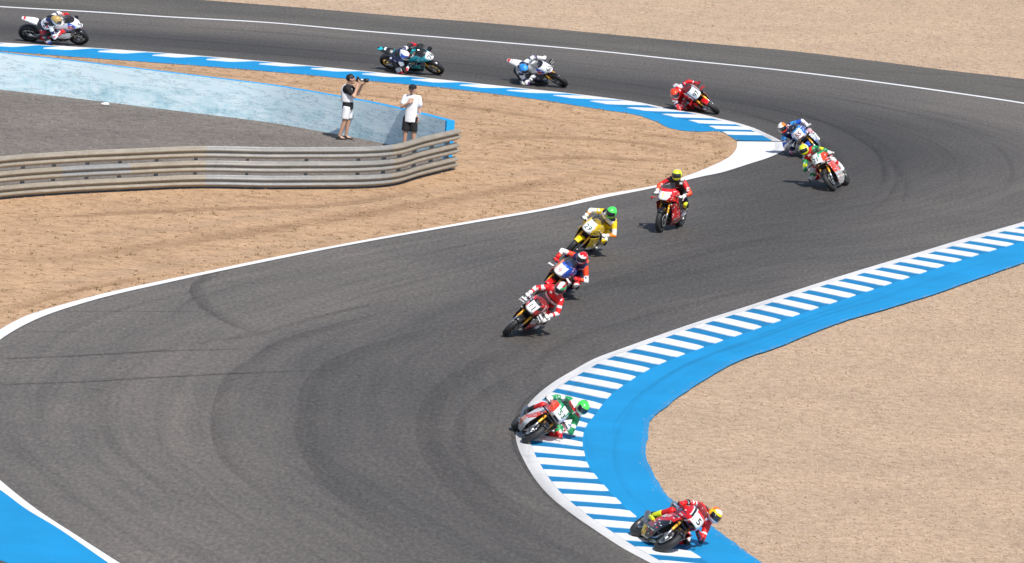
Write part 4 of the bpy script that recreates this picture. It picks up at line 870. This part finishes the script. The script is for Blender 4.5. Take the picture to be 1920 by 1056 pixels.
RACE = [
 dict(front=(149, 84), yaw=-7, lean=45, s=-1, hang=.75, up=.45, bike=dict(label='white superbike with blue and red stripes at the far left, wheels seen side on', c='white', upper=up_white, side=side_dark(.52, 'white', 'black', 'white'), tank=const('white'), tail=tail_white, num='54', wing=2, wingc='black', fender='black'),
      rider=dict(label='racer with a gold helmet and red boots leaning by the far left kerb', suit=suit(splash('black', 'navy', 'white', 11), [(.3, 'white'), (.6, 'navy'), (1, 'white')], [(.4, 'white'), (.55, 'red'), (1, 'white')], [(.35, 'crimson'), (.85, 'black'), (1, 'white')], [(.2, 'blue'), (.6, 'silver'), (.75, 'black'), (1, 'black')], 'red', 'red', splash('white', 'navy', None, 18)), helmet=hel('gold', 'white', None, -.02), nod=4)),
 dict(front=(821, 140), yaw=-28, lean=52, s=-1, hang=.85, up=.3, bike=dict(label='black and teal superbike number 76 with a round white plate', c='teal', upper=up_teal, side=side_dark(.56, 'teal', 'black', 'teal'), tank=const('black'), tail=lambda x, y, z: 'teal' if (z > .97 or z < .87) else 'black', num='76', rim=goldrim, wing=2, wingc='black', fender='black', nsize=.16),
      rider=dict(label='racer in navy leathers with a white blue and orange helmet behind plate 76', suit=suit('navy', [(.35, 'white'), (1, 'black')], [(.6, 'red'), (1, 'black')], [(.5, 'black'), (.8, 'white'), (1, 'red')], [(.3, 'white'), (.6, 'skyblue'), (1, 'black')], 'red', 'black', 'black', 'skyblue'), helmet=lambda x, y, z: 'orangered' if (x > .06 and z < .08 and z > -.02 and y > -.02) else 'blue' if (y < -.03 and -.03 < z < .08 and x > -.08) else 'white', nod=10)),
 dict(front=(1058, 163.5), yaw=-47, lean=55, s=-1, hang=.9, up=.22, bike=dict(label='white superbike with blue and red nose stripes and plate number 60', c='white', upper=up_white, side=side_dark(.57, 'white', 'black', 'blue'), tank=const('white'), tail=tail_white, num='60', wing=2, wingc='black', fender='black'),
      rider=dict(label='racer in white leathers with a plain sky blue helmet', suit=suit(splash('white', 'black', 'navy', 14), [(.35, 'white'), (.6, 'navy'), (1, 'white')], [(.35, 'purple'), (1, 'white')], [(.5, 'black'), (1, 'white')], [(.4, 'white'), (.7, 'silver'), (1, 'white')], 'white', 'white', splash('black', 'white', None, 20), 'orange', slider='crimson'), helmet=lambda x, y, z: 'yellow' if z < -.075 else 'skyblue', nod=12)),
 dict(front=(1347, 214), yaw=-71, lean=55, s=-1, hang=.9, up=.15, bike=dict(label='red superbike with white and navy nose and plate number 97 by the striped kerb', c='red', upper=up_red4, side=side_red4, tank=const('red'), tail=lambda x, y, z: 'white' if z > .95 else 'red', num='97', wing=1, wingc='red', fender='red'),
      rider=dict(label='racer in red leathers with a glowing orange red helmet low over the kerb', suit=suit('red', [(.3, 'white'), (.45, 'navy'), (1, 'red')], [(.5, 'red'), (.6, 'white'), (1, 'red')], [(.6, 'red'), (.75, 'white'), (1, 'red')], [(.4, 'red'), (.5, 'white'), (1, 'navy')], 'red', 'crimson', 'navy'), helmet=lambda x, y, z: 'silver' if z < -.06 else 'orangered', nod=8)),
 dict(front=(1541, 301), yaw=-92, lean=47, s=-1, hang=.65, up=.35, bike=dict(label='blue and white superbike number 55 beside the tip of the white apex paint', c='blue', upper=up_blue5, side=side_dark(.50, 'white', 'navy', 'blue'), tank=const('skyblue'), tail=const('blue'), num='55', ink=ink_r, fender='blue', wingc='white'),
      rider=dict(label='racer in dark blue leathers with an orange and white helmet at the apex', suit=suit('navy', [(.5, 'skyblue'), (1, 'blue')], [(.5, 'white'), (1, 'red')], [(.5, 'navy'), (.7, 'white'), (1, 'navy')], [(.2, 'pink'), (.5, 'white'), (.7, 'navy'), (1, 'silver')], 'white', 'white', 'skyblue', slider='purple'), helmet=lambda x, y, z: 'orangered' if z < .0 else ('orange' if y > .03 else 'white'), nod=0)),
 dict(front=(1565, 359), yaw=-105, lean=35, s=-1, hang=.85, up=.5, bike=dict(label='red, white and green superbike with plate 21 leaning over just past the apex', c='orangered', upper=up_tri, side=lambda x, y, z: 'orangered' if z > .42 else 'silver' if z > .3 else 'white', tank=const('white'), tail=const('orangered'), num='21', ink=ink_g, fender='black', wingc='white'),
      rider=dict(label='racer with a fluorescent yellow helmet and green sleeves past the apex', suit=suit(splash('green', 'red', None, 9, 1), [(.5, 'green'), (1, 'fluoyellow')], [(.5, 'green'), (1, 'white')], [(.4, 'red'), (.7, 'white'), (1, 'green')], [(.2, 'white'), (.7, 'red'), (1, 'white')], 'white', 'white', 'green'), helmet=lambda x, y, z: 'fluoyellow' if (x > -.02 and not (.03 < z < .045)) else 'white', nod=2)),
 dict(front=(1237, 436), yaw=-109, lean=3, s=1, hang=.2, up=.55, bike=dict(label='upright red superbike with yellow number 1 on a white plate', c='red', upper=up_red7, side=lambda x, y, z: 'red' if z > .30 else 'crimson', tank=const('red'), tail=const('red'), num='1', ink=ink_y, nsize=.19, fender='black', wingc='red'),
      rider=dict(label='racer sitting up in red and black leathers with a yellow helmet', suit=suit('black', [(.6, 'red'), (1, 'orangered')], [(.5, 'orangered'), (.75, 'orange'), (1, 'white')], 'black', [(.3, 'fluoyellow'), (1, 'black')], 'white', 'white', 'red', 'black'), helmet=lambda x, y, z: 'pink' if (z > .128 and x < .03) else 'silver' if (z > .11 and x < -.02) else 'fluoyellow', nod=-4)),
 dict(front=(1062, 482), yaw=-111, lean=35, s=1, hang=.15, up=.5, bike=dict(label='yellow superbike with a white plate and green number 29', c='yellow', upper=up_yel, side=side_yel, tank=const('yellow'), tail=const('yellow'), num='29', ink=ink_g, fender='yellow', wing=0),
      rider=dict(label='racer in yellow, white and black leathers with a bright green helmet', suit=suit(splash('yellow', 'black', 'white', 9), [(.5, 'yellow'), (1, 'white')], splash('white', 'orange', None, 30), [(.3, 'black'), (.8, 'yellow'), (1, 'white')], [(.3, 'yellow'), (1, 'white')], 'white', 'white', 'yellow', 'yellow'), helmet=lambda x, y, z: 'lime' if z < .04 or x < 0 else 'lime', nod=-2)),
 dict(front=(1005, 563), yaw=-110, lean=37, s=1, hang=.2, up=.25, bike=dict(label='orange, blue and white superbike half hidden behind the dark red and white one', c='orange', upper=up_org, side=side_org, tank=const('blue'), tail=const('orangered'), num='9', ink=ink_r, fender='red', wingc='white'),
      rider=dict(label='racer with a white and red helmet riding the orange and blue superbike', suit=suit('navy', [(.6, 'orangered'), (1, 'white')], [(.35, 'white'), (.5, 'red'), (.7, 'orange'), (1, 'red')], [(.5, 'navy'), (1, 'red')], [(.3, 'white'), (.6, 'red'), (1, 'navy')], 'navy', 'red', 'orangered', 'red'), helmet=lambda x, y, z: 'red' if z > .10 or (z < -.07) or (y > .09) else 'white', nod=0)),
 dict(front=(945, 630), yaw=-107, lean=42, s=1, hang=.05, up=.8, bike=dict(label='dark red and white superbike with plate 11 in front of the orange and blue one', c='white', upper=up_wr, side=lambda x, y, z: 'white' if z > .55 else 'red' if z > .42 else 'crimson', tank=const('red'), tail=const('white'), num='11', fender='black', wing=2, wingc='white'),
      rider=dict(label='racer in white and red leathers tucked behind the screen of plate 11', suit=suit(splash('red', 'black', 'white', 16), [(.4, 'red'), (.6, 'white'), (1, 'red')], [(.35, 'white'), (.55, 'red'), (.8, 'white'), (1, 'white')], [(.4, 'black'), (.7, 'red'), (1, 'white')], [(.3, 'white'), (.45, 'red'), (.55, 'white'), (.8, 'red'), (1, 'white')], 'white', 'white', 'white'), helmet=lambda x, y, z: 'green' if (.06 < z < .10 and y > .04) else 'white' if abs(y) < .045 else 'crimson', nod=8)),
 dict(front=(979, 831), yaw=-82, lean=51, s=1, hang=.75, up=.55, bike=dict(label='white, red and green superbike with plate 53 running over the white kerb edge', c='white', upper=up_tri, side=side_tri, tank=lambda x, y, z: 'white' if z < .92 else 'silver', tail=const('silver'), num='53', ink=ink_g, fender='black', wing=1, wingc='orangered'),
      rider=dict(label='racer with a light green helmet and green sleeves above the striped kerb', suit=suit(splash('green', 'red', 'white', 13), [(.5, 'green'), (.7, 'white'), (1, 'green')], [(.5, 'green'), (.7, 'black'), (1, 'white')], [(.4, 'black'), (.7, 'green'), (1, 'red')], [(.45, 'red'), (1, 'black')], 'black', 'white', splash('white', 'green', None, 30, 0)), helmet=lambda x, y, z: 'black' if (x < -.05 and abs(y) < .03) else 'white' if (z < -.05) else 'lime', nod=8)),
 dict(front=(1228, 1036), yaw=-74, lean=53, s=1, hang=.8, up=.5, bike=dict(label='red and black superbike with plate 5 on the kerb nearest the camera', c='red', upper=up_red12, side=side_red12, tank=const('red'), tail=const('black'), num='5', nsize=.2, fender='black', wing=1, wingc='purple', text=(('barni', .14, ink_w, .24, .60, -1),)),
      rider=dict(label='racer in red and black leathers with a yellow and white helmet nearest the camera', suit=suit(splash('red', 'black', None, 12), [(.45, 'red'), (.55, 'white'), (1, 'red')], [(.3, 'black'), (.5, 'red'), (.62, 'white'), (1, 'red')], [(.5, 'red'), (.65, 'white'), (1, 'black')], [(.3, 'red'), (.55, 'red'), (1, 'fluoyellow')], 'black', 'red', 'orangered', slider='crimson', **{'boot.out': 'fluoyellow'}), helmet=lambda x, y, z: 'white' if (z < -.03 or (x > .03 and z > .10)) else 'orange' if (z > .075 and x < .03) else 'yellow' if y < .07 else 'silver', nod=6))]
def tyre_drop(th):
    m_ = []
    for R, wd in ((FR, .125), (RR, .195)):
        m_.append(min(y*math.sin(th)+(R-r)*math.cos(th) for r, y in ((R-.055, -wd*.5), (R-.022, -wd*.44), (R-.005, -wd*.26), (R, 0), (R-.005, wd*.26), (R-.022, wd*.44), (R-.055, wd*.5))))
    return max(m_)
for q in RACE:
    th = -q['s']*rad(q['lean']); d = np.array([math.cos(rad(q['yaw'])), math.sin(rad(q['yaw'])), 0]); o_ = g(*q['front'])-d*.72
    mw = Matrix.Translation((o_[0], o_[1], -tyre_drop(th)+q.get('z', .002))) @ Matrix.Rotation(rad(q['yaw']), 4, 'Z') @ Matrix.Rotation(th, 4, 'X')
    b_ = bike(q['bike']); b_.matrix_world = mw
    rider(dict(side_=q['s'], hang=q['hang'], up=q['up'], lean=th, **q['rider']), mw)

# ------------------------------------------------------------------ two people standing in the service yard
def pm(*bones):
    b_ = MB()
    for q in bones: b_.capsule(q[0], q[1], q[2], q[3], 12)
    return b_
def cloth(name, mat, parent, bones, voxel=.017, it=4, rings=(), legs=()):
    b_ = pm(*bones)
    if rings: b_.loft([ring2(*q) for q in rings])
    for q in legs: b_.tube([q[0], q[0]*.5+q[1]*.5, q[1]], [q[2], (q[2]+q[3])/2, q[3]], 14)
    V, F = remesh(b_, voxel, it); return MB().add(V, F).obj(name, mat, parent)
def ring2(x, z, hx, hy): return [(x+hx*math.copysign(abs(math.sin(t))**.85, math.sin(t)), hy*math.copysign(abs(math.cos(t))**.85, math.cos(t)), z) for t in np.linspace(0, 2*math.pi, 22, endpoint=False)]
def standing(label, px, yaw, J, group=None):
    p = g(*px); mw = Matrix.Translation((p[0], p[1], .015)) @ Matrix.Rotation(rad(yaw), 4, 'Z'); A = {k: np.array(v, float) for k, v in J.items()}
    B = [(A['pel']-[0, .06, 0], A['pel']+[0, .06, 0], .115, .115), (A['pel'], A['che'], .115, .125), (A['che']-[0, .07, 0], A['che']+[0, .07, 0], .115, .115), (A['nek']-[0, 0, .06], A['nek'], .065, .055), (A['nek'], A['hed'], .055, .085), (A['hed']+[-.015, 0, .02], A['hed']+[.01, 0, .01], .10, .09), (A['hed']+[.03, 0, -.045], A['hed']+[.045, 0, -.075], .06, .045), (A['hed']+[.085, 0, .005], A['hed']+[.112, 0, -.025], .012, .018), (A['hed']+[0, -.09, -.01], A['hed']+[-.01, -.097, .01], .018, .02), (A['hed']+[0, .09, -.01], A['hed']+[-.01, .097, .01], .018, .02)]
    for q in 'lr':
        B += [(A['sh'+q], A['el'+q], .058, .046), (A['el'+q], A['wr'+q], .045, .030), (A['hi'+q], A['kn'+q], .092, .062), (A['kn'+q], A['an'+q], .062, .040), (A['an'+q]-[0, 0, .02], A['an'+q]+[.13, 0, -.05], .04, .03)]
    V, F = remesh(pm(*B), .013, 4); o = MB().add(V, F).obj('person', skin_m); o.matrix_world = mw; tag(o, label, 'person', group)
    for q in (-1, 1): MB().sphere(A['hed']+np.array([.088, q*.034, .022]), (.010, .014, .009), 8, 6).obj('eye', ink, o)
    MB().box(A['hed']+np.array([.094, 0, -.060]), (.012, .045, .008), None, .3).obj('mouth', LM('pink'), o)
    for q in 'lr':
        sg = 1 if q == 'l' else -1; a = A['an'+q]; V, F = remesh(pm((a+[-.05, 0, -.06], a+[.15, 0, -.07], .048, .042), (a+[0, 0, -.02], a+[.02, 0, -.06], .05, .05)), .014, 3)
        V[:, 2] = np.maximum(V[:, 2], -.012); MB().add(V, F).obj('shoe', shoe_m, o)
    return o, A
spect = 'people standing inside the barrier by the blue wall'
J = dict(pel=(0, 0, .93), che=(-.05, 0, 1.27), nek=(-.01, 0, 1.46), hed=(.045, 0, 1.585), shl=(-.03, .19, 1.385), shr=(-.03, -.19, 1.385), ell=(.20, .20, 1.19), elr=(.19, -.23, 1.16), wrl=(.33, .07, 1.46), wrr=(.24, -.09, 1.49), hil=(0, .09, .88), hir=(0, -.09, .88), knl=(.02, .10, .48), knr=(-.05, -.10, .48), anl=(-.02, .11, .085), anr=(-.15, -.11, .085))
ph, A = standing('photographer in white bib and white shorts aiming a camera to the right', (648, 263), -8, J, spect)
cloth('t_shirt', cotton_b, ph, [(A['shl'], A['shl']*.4+A['ell']*.6, .078, .075), (A['shr'], A['shr']*.4+A['elr']*.6, .078, .075)], rings=[(.0, .80, .145, .185), (0, .95, .14, .18), (-.03, 1.15, .14, .185), (-.05, 1.30, .135, .20), (-.04, 1.40, .105, .19), (-.02, 1.455, .07, .09)])
cloth('bib', cotton_w, ph, [], rings=[(-.02, .99, .165, .198), (-.035, 1.15, .165, .200), (-.055, 1.28, .155, .185), (-.06, 1.38, .125, .13), (-.03, 1.45, .085, .10)])
cloth('shorts', cotton_w, ph, [(A['pel']+[0, -.05, -.04], A['pel']+[0, .05, -.04], .120, .120)], legs=[(A['hil'], A['hil']*.18+A['knl']*.82, .115, .112), (A['hir'], A['hir']*.18+A['knr']*.82, .115, .112)])
MB().sphere(A['hed']+np.array([-.03, 0, .035]), (.115, .105, .105), 16, 10, lambda p: p*(1+.05*math.sin(40*p[1])*math.cos(37*p[0]))).obj('hair', hair_m, ph)
h_ = MB(); hand(h_, A['wrl'], (.5, -.5, .35), (.3, .2, -1), 1.1); h_.obj('hand', skin_m, ph)
h_ = MB(); hand(h_, A['wrr'], (.3, .75, .5), (.2, -.6, -.5), 1.2); h_.obj('hand', skin_m, ph)
hc = A['hed']+np.array([.17, 0, .005]); cm = empty('camera', ph.matrix_world @ Matrix.Translation(hc)); tag(cm, 'black and silver camera with a long lens held up by the photographer', 'camera')
MB().box((0, 0, 0), (.07, .14, .10), None, .15).box((0, 0, .06), (.06, .06, .04), None, .25).obj('camera_body', carbon, cm, False)
MB().lathe([(.038, .03), (.040, .16), (.030, .16), (.028, .03)], 18).lathe([(.046, .18), (.052, .27), (.044, .27), (.040, .18)], 18).obj('lens', alloy, cm).rotation_euler = (0, 0, -math.pi/2)
MB().tube([(.06, 0, 0), (.20, 0, 0)], .034, 14).tube([(.18, 0, 0), (.285, 0, 0)], [.05, .054], 14).obj('lens_barrel', carbon, cm)
J = dict(pel=(0, 0, .92), che=(0, 0, 1.26), nek=(.01, 0, 1.45), hed=(.035, 0, 1.575), shl=(0, .175, 1.375), shr=(0, -.175, 1.375), ell=(-.03, .225, 1.10), elr=(.10, -.24, 1.12), wrl=(.05, .215, .87), wrr=(.19, -.04, 1.26), hil=(0, .09, .87), hir=(0, -.09, .87), knl=(.03, .11, .48), knr=(.03, -.11, .48), anl=(0, .12, .085), anr=(0, -.12, .085))
p2, A = standing('onlooker in a white t-shirt and black shorts with one hand on his chest', (766, 283), -97, J, spect)
cloth('t_shirt', cotton_w, p2, [(A['shl'], A['shl']*.4+A['ell']*.6, .074, .078), (A['shr'], A['shr']*.4+A['elr']*.6, .074, .078)], rings=[(.01, .74, .145, .170), (.01, .85, .14, .165), (0, 1.05, .135, .16), (0, 1.25, .14, .17), (-.005, 1.36, .12, .175), (0, 1.42, .095, .15), (.01, 1.455, .07, .085)])
cloth('shorts', cotton_b, p2, [(A['pel']+[0, -.05, -.04], A['pel']+[0, .05, -.04], .120, .120)], legs=[(A['hil'], A['knl']+[0, 0, .02], .110, .108), (A['hir'], A['knr']+[0, 0, .02], .110, .108)])
c_ = MB().sphere(A['hed']+np.array([-.008, 0, .065]), (.118, .108, .085), 18, 10, lambda p: np.array([p[0], p[1], max(p[2], -.02)])); c_.box(A['hed']+np.array([.125, 0, .052]), (.10, .13, .012), np.array(Matrix.Rotation(.15, 3, 'Y')), .3).obj('cap', cotton_b, p2)
h_ = MB(); hand(h_, A['wrr'], (.1, .6, .6), (.9, -.1, -.1), .9); h_.obj('hand', skin_m, p2)
h_ = MB(); hand(h_, A['wrl'], (.15, -.05, -1), (-.2, 1, 0), .6); h_.obj('hand', skin_m, p2)
